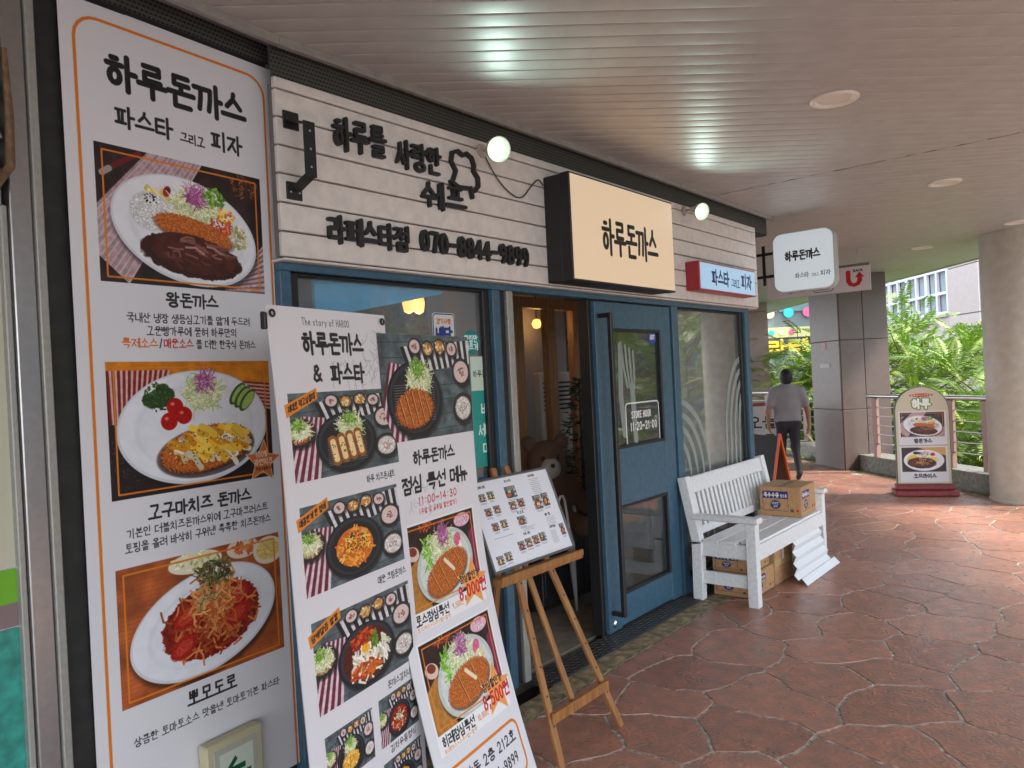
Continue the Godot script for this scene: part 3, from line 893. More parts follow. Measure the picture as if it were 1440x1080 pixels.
# a tube through points with a radius at each, smooth
func tube(st: SurfaceTool, pts: Array, rad: Array, seg := 10, caps := true) -> void:
	var rings := []
	var norms := []
	var x := Vector3.ZERO
	for i in pts.size():
		var d: Vector3 = (pts[mini(i + 1, pts.size() - 1)] - pts[maxi(i - 1, 0)]).normalized()
		if x == Vector3.ZERO:
			x = d.cross(Vector3.UP if absf(d.y) < .9 else Vector3.RIGHT).normalized()
		x = (x - d * x.dot(d)).normalized()
		var y := d.cross(x)
		var ring := []
		var nr := []
		for k in seg + 1:
			var a := TAU * k / seg
			var n := x * cos(a) + y * sin(a)
			nr.append(n)
			ring.append(pts[i] + n * rad[i])
		rings.append(ring)
		norms.append(nr)
	for i in pts.size() - 1:
		for k in seg:
			var u0 := float(k) / seg
			var u1 := float(k + 1) / seg
			vert(st, rings[i][k], norms[i][k], Vector2(u0, i)); vert(st, rings[i + 1][k + 1], norms[i + 1][k + 1], Vector2(u1, i + 1)); vert(st, rings[i][k + 1], norms[i][k + 1], Vector2(u1, i))
			vert(st, rings[i][k], norms[i][k], Vector2(u0, i)); vert(st, rings[i + 1][k], norms[i + 1][k], Vector2(u0, i + 1)); vert(st, rings[i + 1][k + 1], norms[i + 1][k + 1], Vector2(u1, i + 1))
	if caps:
		for k in seg:
			tri(st, pts[0], rings[0][k + 1], rings[0][k])
			tri(st, pts[-1], rings[-1][k], rings[-1][k + 1])


# profile [[radius, height], ...] turned round the y axis of t; sharp where a radius repeats at the same height
func lathe(st: SurfaceTool, prof: Array, seg := 28, t := Transform3D.IDENTITY) -> void:
	for i in prof.size() - 1:
		var r0: float = prof[i][0]
		var r1: float = prof[i + 1][0]
		var y0: float = prof[i][1]
		var y1: float = prof[i + 1][1]
		var sl := Vector2(y1 - y0, r0 - r1).normalized()
		for k in seg:
			var a := TAU * k / seg
			var b := TAU * (k + 1) / seg
			var na := t.basis * Vector3(cos(a) * sl.x, sl.y, sin(a) * sl.x)
			var nb := t.basis * Vector3(cos(b) * sl.x, sl.y, sin(b) * sl.x)
			var p := t * Vector3(cos(a) * r0, y0, sin(a) * r0)
			var q := t * Vector3(cos(b) * r0, y0, sin(b) * r0)
			var u := t * Vector3(cos(b) * r1, y1, sin(b) * r1)
			var v := t * Vector3(cos(a) * r1, y1, sin(a) * r1)
			if r0 > 0:
				vert(st, p, na); vert(st, q, nb); vert(st, u, nb)
			if r1 > 0:
				vert(st, p, na); vert(st, u, nb); vert(st, v, na)


# a flat outline (x right, y up) given thickness along z of t; front at z = d, back at z = 0
func slab(st: SurfaceTool, poly: PackedVector2Array, d: float, t := Transform3D.IDENTITY, uvr := Rect2(), sides := true) -> void:
	if Geometry2D.is_polygon_clockwise(poly):
		poly = poly.duplicate()
		poly.reverse()
	var idx := Geometry2D.triangulate_polygon(poly)
	for face in [0, 1]:
		var z: float = d if face == 0 else 0.0
		var n := t.basis * Vector3(0, 0, 1.0 if face == 0 else -1.0)
		for i in range(0, idx.size(), 3):
			var o := [idx[i], idx[i + 1], idx[i + 2]]
			var a := poly[o[0]]
			var area := (poly[o[1]] - a).cross(poly[o[2]] - a)
			if (area > 0) == (face == 0):
				o = [o[0], o[2], o[1]]
			for k: int in o:
				var p := poly[k]
				var uv := Vector2.ZERO
				if uvr.size.x > 0:
					uv = Vector2((p.x - uvr.position.x) / uvr.size.x, 1.0 - (p.y - uvr.position.y) / uvr.size.y)
				vert(st, t * Vector3(p.x, p.y, z), n, uv)
		if not sides:
			return
	for i in poly.size():
		var a := poly[i]
		var b := poly[(i + 1) % poly.size()]
		quad(st, t * Vector3(a.x, a.y, 0), t * Vector3(b.x, b.y, 0), t * Vector3(b.x, b.y, d), t * Vector3(a.x, a.y, d))


func round_rect(x: float, y: float, w: float, h: float, r: float, n := 6) -> PackedVector2Array:
	var p := PackedVector2Array()
	for k in 4:
		var c := Vector2(x + (w - r if k == 0 or k == 3 else r), y + (h - r if k < 2 else r))
		for j in n + 1:
			var a := k * PI / 2 + j * PI / 2 / n
			p.append(c + Vector2(cos(a), sin(a)) * r)
	return p


# solid lettering: each stroke a round-ended bar; depth differs a little so that no two faces coincide
func stroke_solid(st: SurfaceTool, lines: Array, r: float, d: float, t: Transform3D) -> void:
	var n := 0
	for p: PackedVector2Array in lines:
		for i in p.size() - 1:
			var a := p[i]
			var b := p[i + 1]
			var g := (b - a).angle()
			var o := PackedVector2Array()
			for k in 7:
				var f := g + PI / 2 + k * PI / 6
				o.append(a + Vector2(cos(f), sin(f)) * r)
			for k in 7:
				var f := g - PI / 2 + k * PI / 6
				o.append(b + Vector2(cos(f), sin(f)) * r)
			slab(st, o, d + n * d * .012, t)
			n = (n + 1) % 17


func numbered(called: String) -> String:
	used[called] = used.get(called, -1) + 1
	return called if used[called] == 0 else "%s_%03d" % [called, used[called]]


func obj(called: String, st, m: Material, parent: Node = self) -> MeshInstance3D:
	var o := MeshInstance3D.new()
	o.mesh = st.commit() if st is SurfaceTool else st
	o.material_override = m
	o.name = numbered(called) if parent == self else called
	parent.add_child(o, true)
	return o


func tag(o: Node, label: String, category: String, group := "") -> Node:
	o.set_meta("label", label)
	o.set_meta("category", category)
	if group:
		o.set_meta("group", group)
	return o


func thing(called: String, label: String, category: String, at := Vector3.ZERO, turn := 0.0, group := "") -> Node3D:
	var o := Node3D.new()
	o.name = numbered(called)
	add_child(o)
	o.position = at
	o.rotation.y = turn
	tag(o, label, category, group)
	return o


func struct(called: String, st, m: Material) -> MeshInstance3D:
	var o := obj(called, st, m)
	o.set_meta("kind", "structure")
	return o


func part_box(called: String, c: Vector3, s: Vector3, m: Material, parent: Node, bev := .003) -> MeshInstance3D:
	var st := start()
	box(st, c, s, bev)
	return obj(called, st, m, parent)


# ---------- smooth bodies: distance field of tapered capsules, meshed as surface nets ----------
# bones: [from, to, radius, radius, colour index, blend, flatten]
func body_mesh(bones: Array, cell: float, cols: Array) -> ArrayMesh:
	var lo := Vector3(1e9, 1e9, 1e9)
	var hi := -lo
	for b in bones:
		var m: float = maxf(b[2], b[3]) + cell * 3
		lo = lo.min(b[0] - Vector3.ONE * m).min(b[1] - Vector3.ONE * m)
		hi = hi.max(b[0] + Vector3.ONE * m).max(b[1] + Vector3.ONE * m)
	var nx := int((hi.x - lo.x) / cell) + 2
	var ny := int((hi.y - lo.y) / cell) + 2
	var nz := int((hi.z - lo.z) / cell) + 2
	var f := PackedFloat32Array()
	f.resize(nx * ny * nz)
	f.fill(1.0)
	var own := PackedByteArray()
	own.resize(nx * ny * nz)
	var near := f.duplicate()
	for b in bones:
		var a: Vector3 = b[0]
		var e: Vector3 = b[1] - b[0]
		var k: float = b[5]
		var fl: float = b[6]
		var l2 := maxf(e.length_squared(), 1e-8)
		var m: float = maxf(b[2], b[3]) + k + cell * 2
		var c0: Vector3 = (a.min(b[1]) - Vector3.ONE * m - lo) / cell
		var c1: Vector3 = (a.max(b[1]) + Vector3.ONE * m - lo) / cell
		for iz in range(maxi(0, int(c0.z)), mini(nz, int(c1.z) + 1)):
			for iy in range(maxi(0, int(c0.y)), mini(ny, int(c1.y) + 1)):
				var i := (iz * ny + iy) * nx
				for ix in range(maxi(0, int(c0.x)), mini(nx, int(c1.x) + 1)):
					var p := lo + Vector3(ix, iy, iz) * cell - a
					var t := clampf(p.dot(e) / l2, 0, 1)
					var q := p - e * t
					q.z *= fl
					var d: float = q.length() - lerpf(b[2], b[3], t)
					var o := f[i + ix]
					var h := maxf(k - absf(o - d), 0) / k
					f[i + ix] = minf(o, d) - h * h * k * .25
					if d < near[i + ix]:
						near[i + ix] = d
						own[i + ix] = b[4]
	var vid := PackedInt32Array()
	vid.resize(nx * ny * nz)
	vid.fill(-1)
	var vs := PackedVector3Array()
	var cs := PackedColorArray()
	var step := [1, nx, nx * ny]
	for iz in nz - 1:
		for iy in ny - 1:
			for ix in nx - 1:
				var i := (iz * ny + iy) * nx + ix
				if absf(f[i]) > cell * 2.2:
					continue
				var s := Vector3.ZERO
				var n := 0
				for ax in 3:
					var u: int = step[(ax + 1) % 3]
					var v: int = step[(ax + 2) % 3]
					for j in 4:
						var i0 := i + (u if j & 1 else 0) + (v if j & 2 else 0)
						var i1: int = i0 + step[ax]
						if (f[i0] < 0) != (f[i1] < 0):
							var q := Vector3.ZERO
							q[ax] = f[i0] / (f[i0] - f[i1])
							q[(ax + 1) % 3] = 1.0 if j & 1 else 0.0
							q[(ax + 2) % 3] = 1.0 if j & 2 else 0.0
							s += q
							n += 1
				if n:
					vid[i] = vs.size()
					vs.append(lo + (Vector3(ix, iy, iz) + s / n) * cell)
					cs.append(cols[own[i]])
	var idx := PackedInt32Array()
	for iz in range(1, nz - 1):
		for iy in range(1, ny - 1):
			for ix in range(1, nx - 1):
				var i := (iz * ny + iy) * nx + ix
				if absf(f[i]) > cell * 2.2:
					continue
				for ax in 3:
					var i1: int = i + step[ax]
					if (f[i] < 0) == (f[i1] < 0):
						continue
					var u: int = step[(ax + 1) % 3]
					var v: int = step[(ax + 2) % 3]
					var q := [vid[i - u - v], vid[i - v], vid[i], vid[i - u]]
					if q.min() < 0:
						continue
					if f[i] < 0:
						idx.append_array([q[0], q[2], q[1], q[0], q[3], q[2]])
					else:
						idx.append_array([q[0], q[1], q[2], q[0], q[2], q[3]])
	var ns := PackedVector3Array()
	ns.resize(vs.size())
	for i in range(0, idx.size(), 3):
		var n := (vs[idx[i + 2]] - vs[idx[i]]).cross(vs[idx[i + 1]] - vs[idx[i]])
		for k in 3:
			ns[idx[i + k]] += n
	for i in ns.size():
		ns[i] = ns[i].normalized()
	var arr := []
	arr.resize(Mesh.ARRAY_MAX)
	arr[Mesh.ARRAY_VERTEX] = vs
	arr[Mesh.ARRAY_NORMAL] = ns
	arr[Mesh.ARRAY_COLOR] = cs
	arr[Mesh.ARRAY_INDEX] = idx
	var me := ArrayMesh.new()
	me.add_surface_from_arrays(Mesh.PRIMITIVE_TRIANGLES, arr)
	return me


# ---------- setting ----------
const CEIL := 3.02
var rng := RandomNumberGenerator.new()
var M := {}


func make_materials() -> void:
	M.white_paint = mottled(lin(.72, .68, .635), .5, .05, 1.2, .02, 0, .0, 4)
	M.blue = mottled(lin(.046, .112, .17), .4, .09, 1.5, .02, 0, 0, 5)
	M.black = mat(lin(.014, .014, .015), .5)
	M.black_panel = mottled(lin(.02, .022, .02), .55, .2, 1.0, .02, 0, 0, 6)
	M.dark_metal = mat(lin(.03, .03, .032), .4, .3)
	M.steel = mottled(lin(.42, .41, .4), .3, .04, 2.0, .02, .9, 0, 7)
	M.aluminium = mottled(lin(.36, .36, .33), .5, .05, 2.0, .03, .4, 0, 8)
	M.glass = mat(Color(.75, .8, .8, .1), .02)
	M.glass.transparency = BaseMaterial3D.TRANSPARENCY_ALPHA
	M.tinted_glass = mat(Color(.2, .23, .23, .3), .02)
	M.tinted_glass.transparency = BaseMaterial3D.TRANSPARENCY_ALPHA
	M.frost = mat(Color(.66, .72, .69, .5), .6)
	M.frost.transparency = BaseMaterial3D.TRANSPARENCY_ALPHA
	M.white_ink = mat(lin(.8, .8, .8), .5)
	M.wood = wood_mat(lin(.42, .2, .06), lin(.2, .08, .022))
	M.pale_wood = wood_mat(lin(.36, .2, .09), lin(.2, .1, .045))
	M.bench = mottled(lin(.72, .74, .75), .45, .05, 3.0, .02, 0, 0, 9)
	M.concrete = mottled(lin(.26, .24, .2), .8, .3, 1.0, .02, 0, .5, 10)
	M.curb_stone = mottled(lin(.17, .165, .14), .75, .3, 1.0, .03, 0, .3, 11)
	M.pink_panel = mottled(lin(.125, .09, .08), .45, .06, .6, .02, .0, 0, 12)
	M.column = mottled(lin(.5, .46, .385), .6, .07, .8, .015, 0, 0, 13)
	M.rail_post = mat(lin(.34, .2, .175), .5)
	M.paper_edge = mat(lin(.6, .6, .6), .7)
	M.chrome = mat(lin(.7, .7, .7), .2, 1.0)
	M.slat = mottled(lin(.46, .442, .42), .47, .04, .5, .02, .05, 0, 14)


func wood_mat(a: Color, b: Color) -> StandardMaterial3D:
	var m := mat(Color.WHITE, .5)
	m.albedo_texture = noise_tex(.012, b, a, 15, 512, 5)
	m.uv1_triplanar = true
	m.uv1_scale = Vector3(5, .5, 5)
	return m


func make_camera_and_light() -> void:
	var cam := Camera3D.new()
	cam.fov = 53.98
	cam.far = 400
	add_child(cam)
	cam.transform = Transform3D(Basis(Vector3(.63618, -.04994, .76992), Vector3(.03635, .99874, .03474), Vector3(-.77068, .00589, .63719)).orthonormalized(), Vector3(0, 1.65, 2.65))
	cam.make_current()
	var e := Environment.new()
	e.background_mode = Environment.BG_SKY
	var sm := ProceduralSkyMaterial.new()
	sm.sky_top_color = Color(.8, .86, .93)
	sm.sky_horizon_color = Color(.93, .94, .95)
	sm.ground_horizon_color = Color(.6, .6, .58)
	sm.ground_bottom_color = Color(.4, .4, .38)
	sm.sky_curve = .2
	sm.sky_energy_multiplier = 1.0
	var sky := Sky.new()
	sky.sky_material = sm
	e.sky = sky
	e.tonemap_mode = Environment.TONE_MAPPER_LINEAR
	e.tonemap_exposure = 6.2
	e.sdfgi_enabled = true
	e.ssao_enabled = true
	e.ssil_enabled = true
	var we := WorldEnvironment.new()
	we.environment = e
	add_child(we)
	var sun := DirectionalLight3D.new()
	sun.light_energy = .5
	sun.light_angular_distance = 12
	sun.light_color = Color(1, .97, .92)
	sun.shadow_enabled = true
	add_child(sun)
	sun.look_at_from_position(Vector3(3, 9, 8), Vector3.ZERO)


func area(parent: Node, t: Transform3D, size: Vector2, c: Color, energy: float) -> void:
	var l := AreaLight3D.new()
	l.area_size = size
	l.light_color = c
	l.light_energy = energy
	l.shadow_enabled = true
	l.name = "light"
	parent.add_child(l)
	l.transform = t


const WALK := [Vector2(-7, .34), Vector2(6.62, .34), Vector2(6.62, -7), Vector2(15.6, -7), Vector2(14.7, -3.3), Vector2(14.0, -2.3), Vector2(12.24, -.64), Vector2(10.51, 1.21), Vector2(9.35, 2.5), Vector2(7.6, 4.0), Vector2(4.5, 5.3), Vector2(0, 5.9), Vector2(-7, 5.9)]
const EDGE := [Vector2(14.7, -3.3), Vector2(14.0, -2.3), Vector2(12.24, -.64), Vector2(10.51, 1.21), Vector2(9.35, 2.5), Vector2(7.6, 4.0), Vector2(4.5, 5.3), Vector2(0, 5.9), Vector2(-7, 5.9)]
const ROOF := [Vector2(-7, .13), Vector2(6.9, .13), Vector2(6.9, -7), Vector2(19.5, -7), Vector2(19.5, -4.9), Vector2(16.9, -2.84), Vector2(14.6, -.83), Vector2(13.5, .12), Vector2(12.5, .91), Vector2(10.5, 2.6), Vector2(8.4, 4.3), Vector2(5, 5.9), Vector2(0, 6.6), Vector2(-7, 6.6)]


# turns plan polygons (x, z) into slabs lying flat; y is the top
func plan(st: SurfaceTool, poly: Array, y: float, d: float) -> void:
	var p := PackedVector2Array()
	for v: Vector2 in poly:
		p.append(Vector2(v.x, -v.y))
	slab(st, p, d, Transform3D(Basis(Vector3.RIGHT, Vector3(0, 0, -1), Vector3.UP), Vector3(0, y - d, 0)))


func make_walkway() -> void:
	var st := start()
	var wide := WALK.duplicate()
	plan(st, wide, -.0034, .3)
	var base := struct("walkway", st, mottled(lin(.36, .33, .29), .85, .4, 1.4, .03, 0, .4, 20))
	# irregular stones of stamped red concrete, each its own piece with a rounded arris
	var wobble := FastNoiseLite.new()
	wobble.seed = 5
	wobble.frequency = 1.1
	rng.seed = 77
	var mats := []
	for k in 5:
		var f := [1.0, .88, 1.14, .95, 1.06][k] as float
		var m := mat(Color.WHITE, .36)
		m.albedo_texture = noise_tex(.024, lin(.25 * f, .152 * f, .122 * f), lin(.5 * f, .205 * f, .135 * f), 30 + k, 512, 7)
		m.uv1_triplanar = true
		m.uv1_world_triplanar = true
		m.uv1_scale = Vector3.ONE * (.55 + .05 * k)
		m.roughness_texture = noise_tex(.02, Color(.62, .62, .62), Color(1, 1, 1), 60 + k, 512, 5)
		m.roughness = .39
		m.normal_enabled = true
		m.normal_texture = bump_tex(.11, 8, 70 + k, 512, 4)
		m.normal_scale = .11
		mats.append(m)
	var cell := .43
	var seeds := {}
	for ix in range(-11, 37):
		for iz in range(-6, 15):
			seeds[Vector2i(ix, iz)] = Vector2(ix + (iz % 2) * .5 + rng.randf_range(-.38, .38), iz + rng.randf_range(-.38, .38)) * cell
	var region := PackedVector2Array(WALK)
	var cam := Vector2(0, 2.65)
	var rest := start()
	var count := 0
	for key: Vector2i in seeds:
		var s: Vector2 = seeds[key]
		if not Geometry2D.is_point_in_polygon(s, region) and s.distance_to(Vector2(3, .3)) > 4:
			continue
		var poly := PackedVector2Array([s + Vector2(-1, -1), s + Vector2(1, -1), s + Vector2(1, 1), s + Vector2(-1, 1)])
		for dx in range(-2, 3):
			for dz in range(-2, 3):
				var o: Variant = seeds.get(key + Vector2i(dx, dz))
				if o == null or (dx == 0 and dz == 0):
					continue
				var mid: Vector2 = (s + o) / 2
				var nn: Vector2 = (o - s).normalized()
				var out := PackedVector2Array()
				for i in poly.size():
					var a := poly[i]
					var b := poly[(i + 1) % poly.size()]
					var da := (a - mid).dot(nn)
					var db := (b - mid).dot(nn)
					if da <= 0:
						out.append(a)
					if (da < 0) != (db < 0):
						out.append(a.lerp(b, da / (da - db)))
				poly = out
				if poly.size() < 3:
					break
			if poly.size() < 3:
				break
		if poly.size() < 3:
			continue
		var fine := PackedVector2Array()
		for i in poly.size():
			var a := poly[i]
			var b := poly[(i + 1) % poly.size()]
			var n := maxi(1, int(a.distance_to(b) / .07))
			for k in n:
				var p := a.lerp(b, float(k) / n)
				p += Vector2(wobble.get_noise_2d(p.x * 2.2, p.y * 2.2), wobble.get_noise_2d(p.x * 2.2 + 50, p.y * 2.2)) * .07
				p += Vector2(wobble.get_noise_2d(p.x * 9, p.y * 9), wobble.get_noise_2d(p.x * 9 + 50, p.y * 9)) * .014
				fine.append(p)
		for piece in Geometry2D.intersect_polygons(fine, region):
			for inner in Geometry2D.offset_polygon(piece, -.007, Geometry2D.JOIN_ROUND):
				if Geometry2D.is_polygon_clockwise(inner):
					inner.reverse()
				var tops := Geometry2D.offset_polygon(inner, -.003, Geometry2D.JOIN_ROUND)
				if tops.size() != 1 or inner.size() < 4:
					continue
				var c := Vector2.ZERO
				for p in inner:
					c += p / inner.size()
				var to := c - cam
				var ang := absf(wrapf(to.angle() - Vector2(.771, -.637).angle(), -PI, PI))
				var seen := ang < .72 and to.length() > 1.6 and to.length() < 9.5 and count < 298
				var one := start() if seen else rest
				stone(one, inner, tops[0], rng.randf_range(-.0006, .0012))
				if seen:
					count += 1
					obj("flagstone", one, mats[rng.randi() % 5], base)
	var o := obj("distant_flagstones", rest, mats[0], base)
	o.set_meta("kind", "stuff")
	# plain concrete border along the shop front and along the kerb
	st = start()
	plan(st, [Vector2(-7, .195), Vector2(6.62, .195), Vector2(6.62, .332), Vector2(-7, .332)], .0, .25)
	var bm := mottled(lin(.25, .2, .12), .8, .4, 1.2, .02, 0, .6, 22)
	struct("border_strip", st, bm)
	st = start()
	for i in EDGE.size() - 1:
		var a: Vector2 = EDGE[i]
		var b: Vector2 = EDGE[i + 1]
		var n := (b - a).orthogonal().normalized()
		if n.dot(Vector2(3, 2) - a) < 0:
			n = -n
		plan(st, [a, b, b + n * .22, a + n * .22], .004 + i * .0004, .02)
	struct("kerb_border", st, bm)
	st = start()
	plan(st, [Vector2(6.62, .34), Vector2(6.62, -7), Vector2(6.75, -7), Vector2(6.75, .34)], .003, .02)


func stone(st: SurfaceTool, rim: PackedVector2Array, top: PackedVector2Array, lift: float) -> void:
	var idx := Geometry2D.triangulate_polygon(top)
	var y := lift
	for i in range(0, idx.size(), 3):
		for k in [0, 1, 2] if (top[idx[i + 1]] - top[idx[i]]).cross(top[idx[i + 2]] - top[idx[i]]) > 0 else [0, 2, 1]:
			var p := top[idx[i + k]]
			vert(st, Vector3(p.x, y, p.y), Vector3.UP)
	# bevel: nearest rim point for each top edge
	var n := top.size()
	var near := []
	for p in top:
		var best := rim[0]
		for q in rim:
			if q.distance_squared_to(p) < best.distance_squared_to(p):
				best = q
		near.append(best)
	for i in n:
		var a := top[i]
		var b := top[(i + 1) % n]
		var c: Vector2 = near[(i + 1) % n]
		var d: Vector2 = near[i]
		var pa := Vector3(a.x, y, a.y)
		var pb := Vector3(b.x, y, b.y)
		var pc := Vector3(c.x, -.009, c.y)
		var pd := Vector3(d.x, -.009, d.y)
		quad(st, pa, pb, pc, pd) if (pb - pa).cross(pd - pa).y > 0 else quad(st, pb, pa, pd, pc)


func make_ceiling() -> void:
	var st := start()
	plan(st, ROOF, CEIL + .5, .47)
	var base := struct("ceiling", st, mat(lin(.05, .05, .05), .8))
	var roof := PackedVector2Array(ROOF)
	rng.seed = 9
	for seg in 2:
		var ang := deg_to_rad(47.5 if seg == 0 else 56.0)
		var d := Vector2(cos(ang), sin(ang))
		var n := Vector2(-d.y, d.x)
		var half := PackedVector2Array([Vector2(-20, -20), Vector2(5.655, -20), Vector2(5.655, 20), Vector2(-20, 20)]) if seg == 0 else PackedVector2Array([Vector2(5.665, -20), Vector2(40, -20), Vector2(40, 20), Vector2(5.665, 20)])
		var shape: PackedVector2Array = Geometry2D.intersect_polygons(roof, half)[0]
		var lo := 1e9
		var hi := -1e9
		for p in shape:
			lo = minf(lo, p.dot(n))
			hi = maxf(hi, p.dot(n))
		var pitch := .105
		# section of one slat: [across, height above the face, slope]
		var prof := [[0.0, .014, 2.0], [.0012, .003, 1.0], [.0035, .0012, .3], [.012, .0006, .07], [.03, -.0003, .035], [.051, -.0006, 0.0], [.072, -.0003, -.035], [.09, .0006, -.07], [.0985, .0012, -.3], [.1008, .003, -1.0], [.102, .014, -2.0]]
		for k in int((hi - lo) / pitch) + 1:
			var s0 := lo + k * pitch
			st = start()
			var dy := rng.randf_range(-.0008, .0008)
			var tilt := rng.randf_range(-.004, .004)
			var any := false
			for j in prof.size() - 1:
				var strip := PackedVector2Array()
				for q in [[j, -30.0], [j, 30.0], [j + 1, 30.0], [j + 1, -30.0]]:
					strip.append(n * (s0 + prof[q[0]][0]) + d * q[1])
				for piece in Geometry2D.intersect_polygons(strip, shape):
					any = true
					if Geometry2D.is_polygon_clockwise(piece):
						piece.reverse()
					for i in range(1, piece.size() - 1):
						for p: Vector2 in [piece[0], piece[i + 1], piece[i]]:
							var a := p.dot(n) - s0
							var t := inverse_lerp(prof[j][0], prof[j + 1][0], a)
							var y: float = CEIL + lerpf(prof[j][1], prof[j + 1][1], t) + dy + tilt * (a - .05)
							var sl: float = -lerpf(prof[j][2], prof[j + 1][2], t)
							vert(st, Vector3(p.x, y, p.y), Vector3(sl * n.x, -1, sl * n.y).normalized())
			if any:
				obj("ceiling_slat", st, M.slat, base)
	# edge trim along the shop and the outer rim of the slab
	st = start()
	bar(st, Vector3(1.72, CEIL - .008, .135), Vector3(6.92, CEIL - .008, .135), .05, .03, Vector3.UP)
	var turn := Vector3(-cos(deg_to_rad(6)), 0, sin(deg_to_rad(6)))
	bar(st, Vector3(1.72, CEIL - .008, .135), Vector3(1.72, CEIL - .008, .135) + turn * 5, .05, .03, Vector3.UP)
	obj("edge_trim", st, mottled(lin(.3, .28, .26), .4, .1), base)
	st = start()
	for i in range(4, ROOF.size() - 1):
		var a: Vector2 = ROOF[i]
		var b: Vector2 = ROOF[i + 1]
		bar(st, Vector3(a.x, CEIL + .2, a.y), Vector3(b.x, CEIL + .2, b.y), .42, .06, Vector3.UP)
	obj("slab_rim", st, mottled(lin(.4, .38, .36), .7, .1), base)
	# recessed downlights, not lit
	var spots := [[4.127, 1.498, "flat"], [6.73, 1.555, ""], [9.4, 1.76, ""], [10.41, .687, ""]]
	var what := ["unlit round downlight in the ceiling in front of the shop's glowing sign", "unlit round downlight in the ceiling just past the panel seam", "unlit round downlight in the ceiling beside the round column", "unlit round downlight in the ceiling over the arched menu stand"]
	for i in 4:
		var o := thing("downlight", what[i], "downlight", Vector3(spots[i][0], CEIL - .001, spots[i][1]), 0, "downlights in the slatted ceiling")
		st = start()
		var fl := Transform3D(Basis(Vector3.RIGHT, PI), Vector3.ZERO)
		lathe(st, [[.12, -.003], [.12, .006], [.112, .012], [.095, .012], [.085, .004], [.083, -.0]], 36, fl)
		obj("rim", st, mat(lin(.8, .75, .68), .4), o)
		st = start()
		lathe(st, [[.084, .001], [.05, .004], [.0, .005]], 36, fl)
		obj("diffuser", st, mat(lin(.75, .7, .64), .35), o)


func make_railings() -> void:
	var st := start()
	for i in EDGE.size() - 1:
		var a: Vector2 = EDGE[i]
		var b: Vector2 = EDGE[i + 1]
		var n := (b - a).orthogonal().normalized()
		if n.dot(Vector2(3, 2) - a) > 0:
			n = -n
		var h := .236 + i * .0006
		plan(st, [a, b, b + n * .4, a + n * .4], h, h + .4)
	struct("kerb", st, M.curb_stone)
	rail_run([Vector2(12.14, -.48), Vector2(10.64, 1.32)], [.08, .71, .95], "pink post railing with steel bars behind the arched menu stand")
	rail_run([Vector2(15.15, -3.75), Vector2(14.2, -2.05), Vector2(13.0, -1.2)], [.02, .45, .98], "pink post railing at the gap where the man walks")
	rail_run([Vector2(9.9, 2.35), Vector2(7.75, 4.2), Vector2(4.6, 5.5), Vector2(0, 6.1), Vector2(-7, 6.1)], [.03, .5, .97], "long pink post railing along the walkway's open side")


func rail_run(pts: Array, at: Array, label: String) -> void:
	var o := thing("railing", label, "railing", Vector3(pts[0].x, .236, pts[0].y), 0, "walkway railings")
	var org := Vector3(pts[0].x, 0, pts[0].y)
	for i in pts.size() - 1:
		var a := Vector3(pts[i].x, 0, pts[i].y) - org
		var b := Vector3(pts[i + 1].x, 0, pts[i + 1].y) - org
		var st := start()
		tube(st, [a + Vector3.UP * .9, b + Vector3.UP * .9], [.03, .03], 12)
		obj("handrail", st, M.steel, o)
		var side := (b - a).normalized()
		for t in at:
			var p := a.lerp(b, t)
			st = start()
			bar(st, p, p + Vector3.UP * .22, .07, .07, side, .004)
			bar(st, p + Vector3.UP * .2, p + Vector3.UP * .87, .1, .05, side, .006)
			obj("post", st, M.rail_post, o)
		for k in 5:
			st = start()
			var y := Vector3.UP * (.2 + k * .135)
			tube(st, [a + y, b + y], [.008, .008], 6)
			obj("bar", st, M.steel, o)


